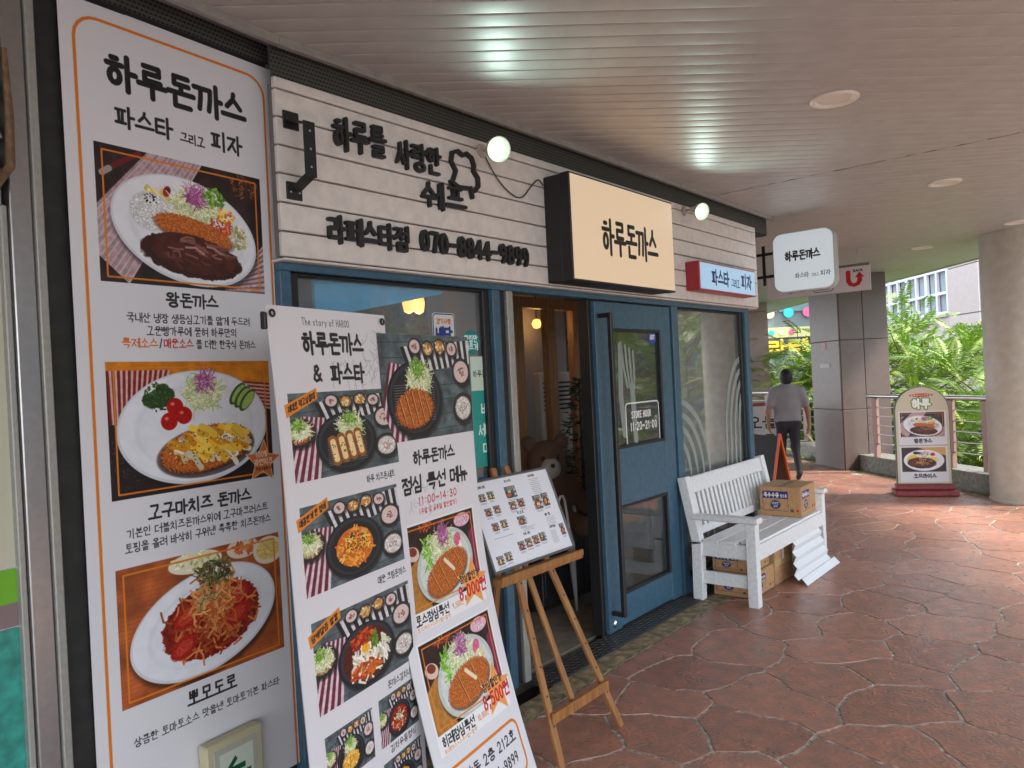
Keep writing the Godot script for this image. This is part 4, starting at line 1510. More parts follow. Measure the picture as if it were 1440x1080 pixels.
func make_pillars() -> void:
	# square pillar clad in dusky pink panels with open joints
	var o := thing("clad_pillar", "dusky pink panel clad square pillar between the two leafy gaps", "pillar", Vector3(12.69, 0, -.86), deg_to_rad(-45))
	part_box("core", Vector3(0, 1.55, 0), Vector3(.76, 3.1, .86), mat(lin(.12, .1, .1), .8), o)
	var ys := [.0, .93, 2.0, 3.02]
	for i in 3:
		var y0: float = ys[i] + .006
		var y1: float = ys[i + 1] - .004
		for sx: float in [-1.0, 1.0]:
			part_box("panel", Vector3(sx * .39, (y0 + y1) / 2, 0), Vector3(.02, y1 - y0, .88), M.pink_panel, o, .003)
		for sz: float in [-1.0, 1.0]:
			for h in 2:
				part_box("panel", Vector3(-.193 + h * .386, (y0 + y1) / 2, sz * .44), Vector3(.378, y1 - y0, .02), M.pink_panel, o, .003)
	var nt := start()
	box(nt, Vector3(-.403, 1.93, -.02), Vector3(.006, .11, .14), .001)
	obj("notice", nt, mat(lin(.45, .25, .25), .6), o)
	nt = start()
	box(nt, Vector3(-.403, 1.62, .0), Vector3(.006, .07, .3), .001)
	obj("notice", nt, mat(lin(.4, .38, .38), .6), o)
	# round column
	var st := start()
	lathe(st, [[.43, .0], [.43, .02], [.42, .03], [.42, 3.03]], 56)
	o = tag(obj("round_column", st, M.column), "thick round cream painted column standing on the red floor", "column")
	o.position = Vector3(10.25, 0, 1.72)
	# pier seen beyond the railing
	o = thing("far_pier", "pale pink panel clad pier beyond the railing by the walking man", "pier", Vector3(15.95, -4.5, -4.0), deg_to_rad(38))
	part_box("core", Vector3(0, 4.2, 0), Vector3(.96, 8.4, .9), mat(lin(.2, .16, .16), .8), o)
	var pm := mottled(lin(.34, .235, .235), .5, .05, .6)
	for i in 8:
		for h in 2:
			part_box("panel", Vector3(-.49, .5 + i * 1.05, -.235 + h * .47), Vector3(.02, 1.035, .46), pm, o)
			part_box("panel", Vector3(-.245 + h * .49, .5 + i * 1.05, .46), Vector3(.48, 1.035, .02), pm, o)


# ---------- shop front ----------
func make_storefront() -> void:
	var o := thing("storefront", "blue framed restaurant front with white boarded fascia and dark glass", "storefront")
	# fascia boards
	part_box("fascia_backing", Vector3(4.14, 2.53, .045), Vector3(4.8, .69, .05), mat(lin(.2, .18, .17), .8), o)
	var ys := [2.887, 2.838, 2.728, 2.617, 2.506, 2.392, 2.278, 2.176]
	for i in 7:
		var h: float = ys[i] - ys[i + 1] - .007
		part_box("fascia_board", Vector3(4.135, ys[i] - .0035 - h / 2, .088), Vector3(4.83, h, .024), M.white_paint, o, .004)
	part_box("fascia_end", Vector3(6.557, 2.53, .05), Vector3(.012, .71, .1), M.white_paint, o)
	part_box("soffit_board", Vector3(4.14, 2.17, .04), Vector3(4.82, .01, .105), M.white_paint, o)
	# perforated grille over the fascia
	var hole := Canvas.new(64, 64, Color(.29, .28, .26), 3)
	for r in 2:
		for k in 3:
			hole.ell(k * 32.0 + (16 if r else 0), 14 + r * 32.0, 11, 10, Color(.035, .035, .035))
			hole.ell(k * 32.0 + (16 if r else 0), 22 + r * 32.0, 10, 5, Color(.4, .39, .36), 0, 0, .1, .6)
	var gm := print_mat(hole.texture(), .6)
	gm.texture_repeat = true
	var st := start()
	quad(st, Vector3(1.72, 2.86, .078), Vector3(6.9, 2.86, .078), Vector3(6.9, CEIL + .02, .078), Vector3(1.72, CEIL + .02, .078), Rect2(0, 0, 5.18 / .034, .18 / .034))
	quad(st, Vector3(6.9, 2.86, .078), Vector3(6.9, 2.86, -.2), Vector3(6.9, CEIL + .02, -.2), Vector3(6.9, CEIL + .02, .078), Rect2(0, 0, 8, 5))
	obj("perforated_grille", st, gm, o)
	part_box("grille_backing", Vector3(4.4, 2.95, -.08), Vector3(4.96, .2, .3), M.black, o)
	# frame
	var posts := [[1.765, .05, 0], [3.055, .06, 0], [3.17, .05, 1], [5.075, .09, 0], [6.42, .08, 0]]
	for p in posts:
		part_box("frame_post", Vector3(p[0], 1.066, .0), Vector3(p[1], 2.132, .09), M.blue if p[2] == 0 else M.aluminium, o)
	part_box("frame_post", Vector3(3.115, 1.066, -.01), Vector3(.055, 2.132, .07), M.black, o)
	part_box("frame_post", Vector3(4.0, 1.066, -.03), Vector3(.05, 2.132, .08), M.black, o)
	part_box("head_rail", Vector3(4.1, 2.148, -.0), Vector3(4.72, .032, .094), M.blue, o)
	part_box("bottom_rail", Vector3(2.4, .05, .0), Vector3(1.23, .1, .088), M.blue, o)
	part_box("bottom_rail", Vector3(5.75, .05, .0), Vector3(1.26, .1, .088), M.blue, o)
	# windows with black inner frames
	for w in [[1.79, 3.025], [5.12, 6.38]]:
		var x0: float = w[0]
		var x1: float = w[1]
		var f := start()
		for x: float in [x0 + .025, x1 - .025]:
			box(f, Vector3(x, 1.115, -.01), Vector3(.05, 2.03, .06))
		for y: float in [.125, 2.123]:
			box(f, Vector3((x0 + x1) / 2, y, -.011), Vector3(x1 - x0 - .1, .05 if y < 1 else .014, .058))
		var fr := obj("window", f, M.black, o)
		part_box("pane", Vector3((x0 + x1) / 2, 1.12, -.01), Vector3(x1 - x0 - .1, 1.99, .006), M.glass, fr, 0)
	# door leaf
	var d := start()
	for q in [[4.09, 1.065, .16, 2.11], [4.93, 1.065, .15, 2.11]]:
		box(d, Vector3(q[0], q[1], .012), Vector3(q[2], q[3], .05), .003)
	for q in [[2.035, .17], [.975, .37], [.115, .19]]:
		box(d, Vector3(4.5125, q[0], .011), Vector3(.686, q[1], .046), .002)
	var leaf := obj("door", d, M.blue, o)
	for q: Array in [[1.16, 1.95], [.21, .79]]:
		var g := start()
		for x: float in [4.18, 4.846]:
			box(g, Vector3(x, (q[0] + q[1]) / 2, .03), Vector3(.02, q[1] - q[0], .02))
		for y: float in [q[0] + .01, q[1] - .01]:
			box(g, Vector3(4.513, y, .03), Vector3(.646, .02, .02))
		obj("glazing_bead", g, M.black, leaf)
		part_box("pane", Vector3(4.513, (q[0] + q[1]) / 2, .014), Vector3(.66, q[1] - q[0], .006), M.tinted_glass, leaf, 0)
	# wire mesh in the lower light: fine diagonal wires
	var wm := start()
	for k in 46:
		var x := -.56 + k * .027
		for s: float in [-1.0, 1.0]:
			var a := Vector2(x, 0)
			var b := Vector2(x + .58, .58)
			var lo := maxf(0, -a.x / 1.0)
			var hi := minf(.58, (.655 - a.x))
			if hi - lo < .02:
				continue
			var p := Vector3(4.186 + a.x + lo, .21 + lo, .008)
			var q := Vector3(4.186 + a.x + hi, .21 + hi, .008)
			if s < 0:
				p.x = 9.026 - p.x
				q.x = 9.026 - q.x
			bar(wm, p, q, .0014, .0014, Vector3.FORWARD, 0)
	obj("wire_mesh", wm, mat(lin(.3, .3, .3), .5), leaf)
	var h := start()
	bar(h, Vector3(4.055, .12, .12), Vector3(4.055, 2.04, .12), .03, .03, Vector3.RIGHT, .004)
	bar(h, Vector3(4.055, 2.025, .12), Vector3(4.055, 2.025, .03), .03, .028, Vector3.RIGHT)
	bar(h, Vector3(4.055, .135, .12), Vector3(4.055, .135, .03), .03, .028, Vector3.RIGHT)
	obj("pull_handle", h, M.dark_metal, leaf)
	h = start()
	lathe(h, [[.022, 0], [.022, .008], [.012, .014], [0, .014]], 18, Transform3D(Basis(Vector3.RIGHT, PI / 2), Vector3(4.07, .06, .037)))
	obj("floor_lock", h, M.chrome, leaf)
	# white opening-hours lettering and pale fork shape on the upper door light
	h = start()
	var rr := round_rect(4.36, 1.165, .45, .285, .03)
	rr.append(rr[0])
	stroke_solid(h, [rr], .0045, .001, Transform3D(Basis.IDENTITY, Vector3(0, 0, .018)))
	sign_text(h, "STORE HOUR", 4.43, 4.7, 1.37, .05, .0035, .018)
	sign_text(h, "11:20~21:00", 4.41, 4.78, 1.29, .06, .004, .0181)
	obj("opening_hours", h, M.white_ink, leaf)
	h = start()
	for k in 4:
		stroke_solid(h, [PackedVector2Array([Vector2(4.34 + k * .05, 1.86 - k * .02), Vector2(4.36 + k * .045, 1.7), Vector2(4.4 + k * .03, 1.56)])], .012, .001, Transform3D(Basis.IDENTITY, Vector3(0, 0, .0172)))
	stroke_solid(h, [PackedVector2Array([Vector2(4.33, 1.84), Vector2(4.31, 1.5), Vector2(4.34, 1.25)])], .028, .001, Transform3D(Basis.IDENTITY, Vector3(0, 0, .0172)))
	stroke_solid(h, [PackedVector2Array([Vector2(4.46, 1.56), Vector2(4.48, 1.2)])], .03, .001, Transform3D(Basis.IDENTITY, Vector3(0, 0, .0172)))
	obj("fork_decal", h, M.frost, leaf)
	h = start()
	var oct := PackedVector2Array()
	for k in 8:
		oct.append(Vector2(4.765, 1.9) + Vector2(cos(k * PI / 4 + PI / 8), sin(k * PI / 4 + PI / 8)) * Vector2(.055, .06))
	slab(h, oct, .002, Transform3D(Basis.IDENTITY, Vector3(0, 0, .0175)))
	var ad := obj("security_sticker", h, mat(lin(.02, .08, .35), .4), leaf)
	h = start()
	sign_text(h, "ADT", 4.73, 4.8, 1.9, .035, .004, .0198)
	obj("sticker_lettering", h, M.white_ink, ad)
	# frosted arcs on the right-hand window
	for a in [[5.12, .62, .11, .36, 4], [6.38, 1.0, -.09, .55, 4]]:
		for k in int(a[4]):
			h = start()
			var pts := PackedVector2Array()
			var r: float = (.22 if a[2] > 0 else .12) + k * absf(a[2])
			var ry: float = .45 + k * .13 if a[2] > 0 else .5 + k * .13
			for i in 15:
				var t := PI / 2 * i / 14
				pts.append(Vector2(a[0] + signf(a[2]) * (sin(t) * r), .82 + .3 * (0.0 if a[2] > 0 else .9) + cos(t) * ry * .75))
			pts.append(Vector2(pts[14].x + signf(a[2]) * .03, .16))
			var outl := PackedVector2Array()
			for p in pts:
				outl.append(p)
			var wd := .03
			for i in range(pts.size() - 1, -1, -1):
				var q := pts[i] - Vector2(signf(a[2]) * wd, wd * 1.3 if i < 12 else 0.0)
				if i == 0:
					q.x = pts[i].x
				outl.append(q)
			slab(h, outl, .001, Transform3D(Basis.IDENTITY, Vector3(0, 0, -.0065)))
			obj("arc_decal", h, M.frost, o)
	# side wall, ceiling void and back of the shop
	var dark := mottled(lin(.34, .32, .3), .8, .1)
	part_box("side_wall", Vector3(6.5, 1.5, -3.2), Vector3(.06, 3.0, 6.2), dark, o)
	part_box("outer_cladding", Vector3(6.575, 1.5, -3.2), Vector3(.08, 3.0, 6.2), M.pink_panel, o)
	part_box("side_wall", Vector3(1.66, 1.5, -3.2), Vector3(.1, 3.0, 6.2), dark, o)
	part_box("back_wall", Vector3(4.1, 1.5, -6.3), Vector3(5.0, 3.0, .1), dark, o)
	part_box("interior_ceiling", Vector3(4.1, 2.83, -3.2), Vector3(4.76, .08, 6.2), mat(lin(.34, .32, .3), .8), o)
	part_box("interior_floor", Vector3(4.1, -.06, -3.16), Vector3(4.76, .1, 6.2), mottled(lin(.2, .18, .145), .6, .15, .8), o)
	# ribbed tread plate at the door
	st = start()
	box(st, Vector3(4.1, -.012, .1), Vector3(1.82, .03, .186), .003)
	var tp := obj("tread_plate", st, mat(lin(.05, .05, .052), .45, .3), o)
	st = start()
	for i in 62:
		for j in 6:
			var c := Vector3(3.22 + i * .0287, .0045, .022 + j * .031)
			var g := PI / 4 if (i + j) % 2 else -PI / 4
			box(st, Vector3.ZERO, Vector3(.024, .004, .007), .0015, Transform3D(Basis(Vector3.UP, g), c))
	obj("raised_studs", st, mat(lin(.09, .09, .092), .4, .4), tp).set_meta("kind", "stuff")
	# stickers on the left-hand window
	var sticker := [[2.62, 1.78, .16, .22, "water"], [2.83, 1.79, .13, .13, "round"], [2.88, 1.2, .2, .58, "green"], [2.9, .98, .13, .17, "blue"]]
	var pr := []
	var c := Canvas.new(120, 160, Color(.82, .84, .84), 2)
	write(c, "경기사랑", 20, 100, 30, 20, Color(.8, .4, .1), .08)
	write(c, "배달", 16, 104, 80, 56, Color(.1, .2, .5), .09)
	write(c, "특급", 26, 94, 128, 30, Color(.1, .2, .5), .09)
	c.frame(4, 4, 112, 152, 2, 14, Color(.1, .2, .4))
	pr.append(c)
	c = Canvas.new(128, 128, Color(.1, .5, .52), 2)
	write(c, "한집만", 14, 114, 46, 36, Color(.85, .95, .92), .09)
	write(c, "빠르게", 14, 114, 88, 36, Color(.85, .95, .92), .09)
	pr.append(c)
	c = Canvas.new(150, 420, Color(.8, .88, .82), 2)
	c.rect(0, 130, 150, 290, Color(.16, .6, .56))
	c.ell(105, 110, 16, 16, Color(.3, .42, .66))
	c.cap(Vector2(90, 140), Vector2(124, 140), 9, Color(.3, .42, .66))
	write(c, "하루돈까스", 12, 140, 66, 26, INK, .05)
	write(c, "바로", 50, 140, 200, 46, Color(.85, .94, .9), .08)
	write(c, "서비스", 30, 140, 280, 46, Color(.85, .94, .9), .08)
	write(c, "매장", 50, 140, 350, 46, Color(.85, .94, .9), .08)
	pr.append(c)
	c = Canvas.new(100, 130, Color(.05, .36, .62), 2)
	c.ell(50, 50, 40, 18, Color(.8, .88, .93), -.2)
	write(c, "PAY", 24, 76, 50, 16, Color(.05, .2, .5), .1)
	fine_print(c, 20, 96, 60, 2, 14, Color(.8, .9, .95))
	pr.append(c)
	for i in 4:
		var s: Array = sticker[i]
		st = start()
		var shape := round_rect(0, 0, s[2], s[3], s[2] * .499 if i == 1 else (.02 if i == 0 else .003), 8)
		slab(st, shape, .0015, Transform3D(Basis.IDENTITY, Vector3(s[0], s[1], -.0065)), Rect2(0, 0, s[2], s[3]))
		obj("window_sticker", st, print_mat(pr[i].texture(), .4), o)


func sign_text(st: SurfaceTool, s: String, x0: float, x1: float, yc: float, h: float, r: float, z: float, d := .001) -> void:
	var g := letters(s)
	var k: float = (x1 - x0) / g[1]
	var all := []
	for gl in g[0]:
		for p: PackedVector2Array in gl:
			var q := PackedVector2Array()
			for v in p:
				q.append(Vector2(x0 + v.x * k, yc + (.5 - v.y) * h))
			all.append(q)
	stroke_solid(st, all, r, d, Transform3D(Basis.IDENTITY, Vector3(0, 0, z)))


# raised letters, one part for each syllable or digit; pos gives where each row starts and ends
func raised_lettering(called: String, label: String, rows: Array, m: Material) -> Node3D:
	var o := thing(called, label, "lettering", Vector3(0, 0, .1005))
	for r in rows:
		var g := letters(r[0])
		var k: float = (r[2] - r[1]) / g[1]
		for gl in g[0]:
			var st := start()
			var all := []
			for p: PackedVector2Array in gl:
				var q := PackedVector2Array()
				for v in p:
					var x: float = r[1] + v.x * k
					q.append(Vector2(x, r[3] + (.5 - v.y) * r[4] + (x - r[1]) * r[6]))
				all.append(q)
			stroke_solid(st, all, r[5], .018, Transform3D.IDENTITY)
			obj("letter", st, m, o)
	return o


func make_fascia_things() -> void:
	var ink := mat(lin(.016, .017, .018), .55)
	var o := raised_lettering("chef_lettering", "black raised slogan letters with a chef hat outline on white boards", [["하루를", 1.985, 2.275, 2.715, .135, .0082, .05], ["사랑한", 2.33, 2.62, 2.70, .125, .0078, .02], ["쉐프", 2.48, 2.79, 2.54, .125, .0082, .02]], ink)
	var st := start()
	var hat := PackedVector2Array()
	for q in [[2.70, 2.645], [2.72, 2.69], [2.69, 2.73], [2.70, 2.775], [2.74, 2.79], [2.775, 2.775], [2.80, 2.79], [2.84, 2.775], [2.855, 2.74], [2.85, 2.71], [2.88, 2.68], [2.88, 2.64], [2.85, 2.61]]:
		hat.append(Vector2(q[0], q[1]))
	stroke_solid(st, [hat, PackedVector2Array([Vector2(2.68, 2.63), Vector2(2.73, 2.61), Vector2(2.80, 2.615)]), PackedVector2Array([Vector2(2.82, 2.62), Vector2(2.83, 2.575)])], .0095, .018, Transform3D.IDENTITY)
	obj("chef_hat", st, ink, o)
	raised_lettering("phone_lettering", "black raised branch name and telephone number low on white boards", [["라페스타점", 1.935, 2.385, 2.31, .11, .0082, .0], ["070-8844-9899", 2.455, 3.27, 2.32, .1, .0092, -.01]], ink)
	# black steel bracket with nothing hung on it
	o = thing("steel_bracket", "empty black steel wall bracket at the left end of the boards", "bracket", Vector3(1.755, 2.45, .1))
	for y: float in [.27, -.01]:
		st = start()
		box(st, Vector3(.03, y, .004), Vector3(.07, .07, .008), .001)
		bar(st, Vector3(.03, y + (.0 if y > 0 else .0), .006), Vector3(.03, y + (-.04 if y > 0 else .04), .115), .05, .008, Vector3.RIGHT, .001)
		obj("mount", st, M.black, o)
	part_box("flange", Vector3(.03, .13, .119), Vector3(.052, .215, .008), M.black, o, .001)
	for q in [[.01, .285], [.05, .285], [.01, .0], [.05, .0]]:
		st = start()
		lathe(st, [[.005, 0], [.005, .003], [0, .004]], 8, Transform3D(Basis(Vector3.RIGHT, PI / 2), Vector3(q[0], q[1] - .015, .008)))
		obj("screw", st, M.chrome, o)
	for y: float in [.06, .13, .2]:
		st = start()
		lathe(st, [[.005, 0], [.005, .002], [0, .003]], 8, Transform3D(Basis(Vector3.RIGHT, PI / 2), Vector3(.03, y, .123)))
		obj("screw", st, M.chrome, o)
	# large warm light box
	o = thing("light_box_sign", "large glowing cream light box sign with black casing over the door", "sign", Vector3(3.45, 2.2, .1))
	part_box("casing", Vector3(.6, .285, .055), Vector3(1.2, .6, .11), M.black, o, .004)
	part_box("casing_rim", Vector3(.6, .285, .145), Vector3(1.206, .606, .065), M.black, o, .004)
	var t := print_sign(640, 320, Color(1, 1, 1), [["하루돈까스", 165, 525, 172, 112, INK, .062]])
	var fm := mat(Color(.5, .43, .34), .5)
	fm.albedo_texture = t
	fm.emission_enabled = true
	fm.emission_texture = t
	fm.emission_operator = BaseMaterial3D.EMISSION_OP_MULTIPLY
	fm.emission = Color(1, .88, .74)
	fm.emission_energy_multiplier = .095
	st = start()
	quad(st, Vector3(.006, -.007, .1795), Vector3(1.194, -.007, .1795), Vector3(1.194, .577, .1795), Vector3(.006, .577, .1795))
	obj("lit_face", st, fm, o)
	area(o, Transform3D(Basis(Vector3.UP, PI), Vector3(.6, .285, .2)), Vector2(1.18, .57), Color(1, .8, .58), .03)
	# small red light box
	o = thing("red_light_box", "small glowing bluish white light box with red sides", "sign", Vector3(5.17, 2.245, .1))
	part_box("casing", Vector3(.53, .105, .055), Vector3(1.06, .215, .11), mat(lin(.4, .03, .04), .4), o, .004)
	t = print_sign(400, 84, Color(1, 1, 1), [["파스타", 76, 200, 42, 50, Color(.05, .12, .3), .07], ["그리고", 214, 276, 52, 28, Color(.05, .12, .3), .06], ["피자", 290, 374, 40, 50, Color(.05, .12, .3), .07]])
	fm = mat(Color(.5, .55, .6), .5)
	fm.albedo_texture = t
	fm.emission_enabled = true
	fm.emission_texture = t
	fm.emission_operator = BaseMaterial3D.EMISSION_OP_MULTIPLY
	fm.emission = Color(.7, .87, 1)
	fm.emission_energy_multiplier = .095
	st = start()
	quad(st, Vector3(.012, .008, .1115), Vector3(1.048, .008, .1115), Vector3(1.048, .202, .1115), Vector3(.012, .202, .1115))
	obj("lit_face", st, fm, o)
	area(o, Transform3D(Basis(Vector3.UP, PI), Vector3(.53, .105, .13)), Vector2(1.0, .18), Color(.75, .9, 1), .008)
	# blade sign with rounded corners, facing along the walkway
	o = thing("blade_sign", "glowing white round cornered blade sign projecting past the boards", "sign", Vector3(6.95, 2.33, .12))
	var fr := Transform3D(Basis(Vector3(0, 0, 1), Vector3.UP, Vector3(-1, 0, 0)), Vector3.ZERO)
	st = start()
	slab(st, round_rect(-.012, -.012, .544, .544, .085), .1, fr.translated(Vector3(.1, 0, 0)))
	obj("casing", st, mat(lin(.45, .46, .44), .4), o)
	st = start()
	slab(st, round_rect(.0, .0, .52, .52, .075), .022, fr, Rect2(0, 0, .52, .52))
	t = print_sign(400, 400, Color(1, 1, 1), [["하루돈까스", 80, 320, 160, 66, INK, .08], ["파스타", 145, 240, 300, 36, INK, .05], ["그리고", 252, 305, 306, 20, INK, .05], ["피자", 315, 385, 300, 36, INK, .05]])
	fm = mat(Color(.6, .62, .62), .35)
	fm.albedo_texture = t
	fm.emission_enabled = true
	fm.emission_texture = t
	fm.emission_operator = BaseMaterial3D.EMISSION_OP_MULTIPLY
	fm.emission = Color(.93, .97, 1)
	fm.emission_energy_multiplier = .075
	obj("lit_face", st, fm, o)
	area(o, Transform3D(Basis(Vector3.UP, PI / 2), Vector3(-.05, .26, .26)), Vector2(.48, .48), Color(.93, .97, 1), .008)
	st = start()
	for y: float in [.16, .37]:
		bar(st, Vector3(.05, y, -.02), Vector3(.05, y, -.27), .025, .025, Vector3.UP)
	bar(st, Vector3(.05, .08, -.12), Vector3(.05, .45, -.12), .03, .012, Vector3.FORWARD)
	bar(st, Vector3(-.35, .3, -.27), Vector3(.1, .3, -.27), .3, .012, Vector3.UP)
	obj("bracket", st, M.dark_metal, o)
	# hanging direction sign
	o = thing("direction_sign", "hanging white direction sign with red U-turn arrow before the pillar", "sign", Vector3(9.7, 2.5, .23))
	part_box("panel", Vector3(.02, .16, -.6), Vector3(.05, .3, 1.24), mat(lin(.5, .47, .47), .5), o)
	st = start()
	quad(st, Vector3(-.0065, .012, -1.216), Vector3(-.0065, .012, .016), Vector3(-.0065, .308, .016), Vector3(-.0065, .308, -1.216))
	obj("face", st, print_mat(print_back_sign()), o)
	st = start()
	bar(st, Vector3(.02, .325, -1.2), Vector3(.02, .325, .02), .03, .03, Vector3.RIGHT)
	tube(st, [Vector3(.02, .33, -.12), Vector3(.02, .53, -.12)], [.006, .006], 6)
	tube(st, [Vector3(.02, .33, -1.0), Vector3(.02, .53, -1.0)], [.006, .006], 6)
	obj("hanger", st, M.steel, o)
	# two lit spot lamps
	for i in 2:
		var p: Vector3 = [Vector3(2.88, 2.83, .1), Vector3(5.14, 2.84, .1)][i]
		o = thing("spot_lamp", ["lit white bell spot lamp above the raised slogan letters", "lit white bell spot lamp above the small red light box"][i], "lamp", p, 0, "lit spot lamps on the fascia")
		var aim := Vector3(-.42, -.3, .85).normalized()
		var ax := aim.cross(Vector3.UP).normalized()
		var head := Transform3D(Basis(ax, aim, ax.cross(aim)), Vector3(.0, -.03, .13))
		st = start()
		lathe(st, [[0, -.07], [.022, -.068], [.028, -.05], [.03, -.02], [.042, .0], [.058, .03], [.064, .06]], 28, head)
		lathe(st, [[.0615, .06], [.055, .03], [.038, .002], [.0, -.005]], 28, head)
		obj("bell_shade", st, mat(lin(.72, .7, .62), .35), o)
		st = start()
		lathe(st, [[0, .005], [.02, .008], [.032, .03], [.034, .045], [.026, .062], [.012, .07], [0, .072]], 24, head)
		var bm := mat(lin(.9, .95, .92), .4)
		bm.emission_enabled = true
		bm.emission = Color(.88, 1, .95)
		bm.emission_energy_multiplier = .32
		obj("bulb", st, bm, o)
		st = start()
		lathe(st, [[.0, -.004], [.035, -.004], [.035, .014], [.0, .018]], 20, Transform3D(Basis(Vector3.RIGHT, PI / 2), Vector3(.05, .0, .0)))
		tube(st, [Vector3(.05, 0, .015), Vector3(.045, .0, .06), Vector3(.02, -.015, .075), head * Vector3(0, -.06, 0)], [.009, .009, .009, .012], 8)
		obj("arm", st, mat(lin(.5, .46, .4), .5), o)
		if i == 0:
			st = start()
			var way := [Vector3(.06, -.02, .01), Vector3(.16, -.13, .012), Vector3(.27, -.19, .012), Vector3(.36, -.19, .01), Vector3(.44, -.12, .012), Vector3(.51, -.07, .012), Vector3(.56, -.1, .01)]
			var soft := []
			var thick := []
			for k in way.size() - 1:
				for j in 5:
					soft.append(way[k].cubic_interpolate(way[k + 1], way[maxi(k - 1, 0)], way[mini(k + 2, way.size() - 1)], j / 5.0))
					thick.append(.004)
			tube(st, soft, thick, 6)
			obj("cable", st, mat(lin(.08, .07, .06), .6), o)
		var l := SpotLight3D.new()
		l.light_color = Color(.86, 1, .95)
		l.light_energy = .075
		l.light_size = .05
		l.spot_angle = 78
		l.spot_range = 12
		l.spot_attenuation = 2
		l.shadow_enabled = true
		o.add_child(l)
		l.position = head * Vector3(0, .08, 0)
		l.basis = Basis.looking_at(aim)


# ---------- left-hand bay: poster on a black panel, neighbour's window ----------
func make_left_bay() -> void:
	var turn := deg_to_rad(6)
	var at := Vector3(1.7, 0, 0)
	var o := thing("poster_wall", "black panel wall behind the tall food poster", "wall", at, turn)
	part_box("panel", Vector3(-.39, 1.48, -.05), Vector3(.86, 3.0, .08), M.black_panel, o, .002)
	part_box("upper_grille", Vector3(-1.2, 2.99, .0), Vector3(2.5, .1, .02), M.dark_metal, o)
	var hole := Canvas.new(64, 64, Color(.29, .28, .26), 3)
	for r in 2:
		for k in 3:
			hole.ell(k * 32.0 + (16 if r else 0), 14 + r * 32.0, 11, 10, Color(.035, .035, .035))
			hole.ell(k * 32.0 + (16 if r else 0), 22 + r * 32.0, 10, 5, Color(.4, .39, .36), 0, 0, .1, .6)
	var st := start()
	quad(st, Vector3(-2.5, 2.962, .012), Vector3(.06, 2.962, .012), Vector3(.06, CEIL + .02, .012), Vector3(-2.5, CEIL + .02, .012), Rect2(0, 0, 2.56 / .034, .08 / .034))
	obj("perforated_grille", st, print_mat(hole.texture(), .6), o)
	st = start()
	var pm := print_mat(print_tall_poster(), .42)
	pm.normal_enabled = true
	pm.normal_texture = bump_tex(.006, 5, 91, 512, 2)
	pm.normal_scale = .25
	sheet(st, Vector3(-.748, 2.945, .004), Vector3.RIGHT, Vector3.DOWN, .823, 2.79, 6, 16, func(u: float, v: float) -> Vector3: return Vector3(0, 0, .004 + .004 * sin(v * 5.0 + u * 2.0)))
	var p := tag(obj("tall_poster", st, pm), "tall white poster with orange outline and three big food photos", "poster")
	p.position = at
	p.rotation.y = turn
	# leading-light box for the escape route
	o = thing("exit_light", "small cream exit light box with green arrow low on the tall poster", "exit sign", at, turn)
	part_box("case", Vector3(-.29, .3, .042), Vector3(.235, .23, .05), mat(lin(.5, .46, .3), .5), o, .006)
	part_box("bezel", Vector3(-.29, .3, .066), Vector3(.18, .18, .006), mat(lin(.42, .42, .36), .5), o, .002)
	st = start()
	quad(st, Vector3(-.36, .23, .0705), Vector3(-.22, .23, .0705), Vector3(-.22, .37, .0705), Vector3(-.36, .37, .0705))
	obj("face", st, print_mat(print_exit(), .3), o)
	# neighbour's shop window
	o = thing("neighbour_window", "steel framed neighbouring shop window with green band and teal film", "window", at, turn)
	part_box("trim", Vector3(-.838, 1.5, -.0), Vector3(.026, 3.0, .05), M.aluminium, o)
	part_box("mullion", Vector3(-.885, 1.5, -.015), Vector3(.06, 3.0, .06), M.steel, o)
	part_box("inner_frame", Vector3(-.926, 1.1, -.02), Vector3(.018, 2.28, .04), M.aluminium, o)
	part_box("transom", Vector3(-1.7, 2.26, -.02), Vector3(1.52, .05, .05), M.steel, o)
	var cream := mat(lin(.52, .52, .4), .35)
	part_box("film_panel", Vector3(-1.7, 1.7, -.03), Vector3(1.53, 1.06, .01), cream, o, 0)
	part_box("green_band", Vector3(-1.7, 1.115, -.03), Vector3(1.53, .1, .012), mat(lin(.15, .42, .02), .35), o, 0)
	part_box("film_panel", Vector3(-1.7, 1.03, -.03), Vector3(1.53, .07, .01), mat(lin(.22, .16, .16), .3), o, 0)
	part_box("teal_film", Vector3(-1.7, .55, -.03), Vector3(1.53, .88, .012), mottled(lin(.03, .27, .22), .3, .2, 1.5), o, 0)
	part_box("sill", Vector3(-1.7, .05, -.02), Vector3(1.53, .1, .06), M.aluminium, o)
	for k in 4:
		st = start()
		box(st, Vector3.ZERO, Vector3(1.5, .12, .006), .001, Transform3D(Basis(Vector3.RIGHT, -.6), Vector3(-1.68, 2.36 + k * .12, -.01)))
		obj("louvre", st, M.aluminium, o)
	part_box("louvre_backing", Vector3(-1.7, 2.6, -.1), Vector3(1.6, .8, .02), M.black, o)
	st = start()
	tube(st, [Vector3(-.912, 2.7, .02), Vector3(-.908, 2.5, .024), Vector3(-.912, 2.35, .022), Vector3(-.95, 2.29, .02), Vector3(-1.1, 2.285, .02)], [.008, .012, .014, .015, .013], 7)
	obj("tape", st, mottled(lin(.17, .1, .05), .6, .3, 3), o)
	o = thing("neighbour_wall", "dark wall running past the neighbouring shop window", "wall", at, turn)
	part_box("wall", Vector3(-5.5, 1.5, -.1), Vector3(6.0, 3.0, .1), M.black_panel, o)


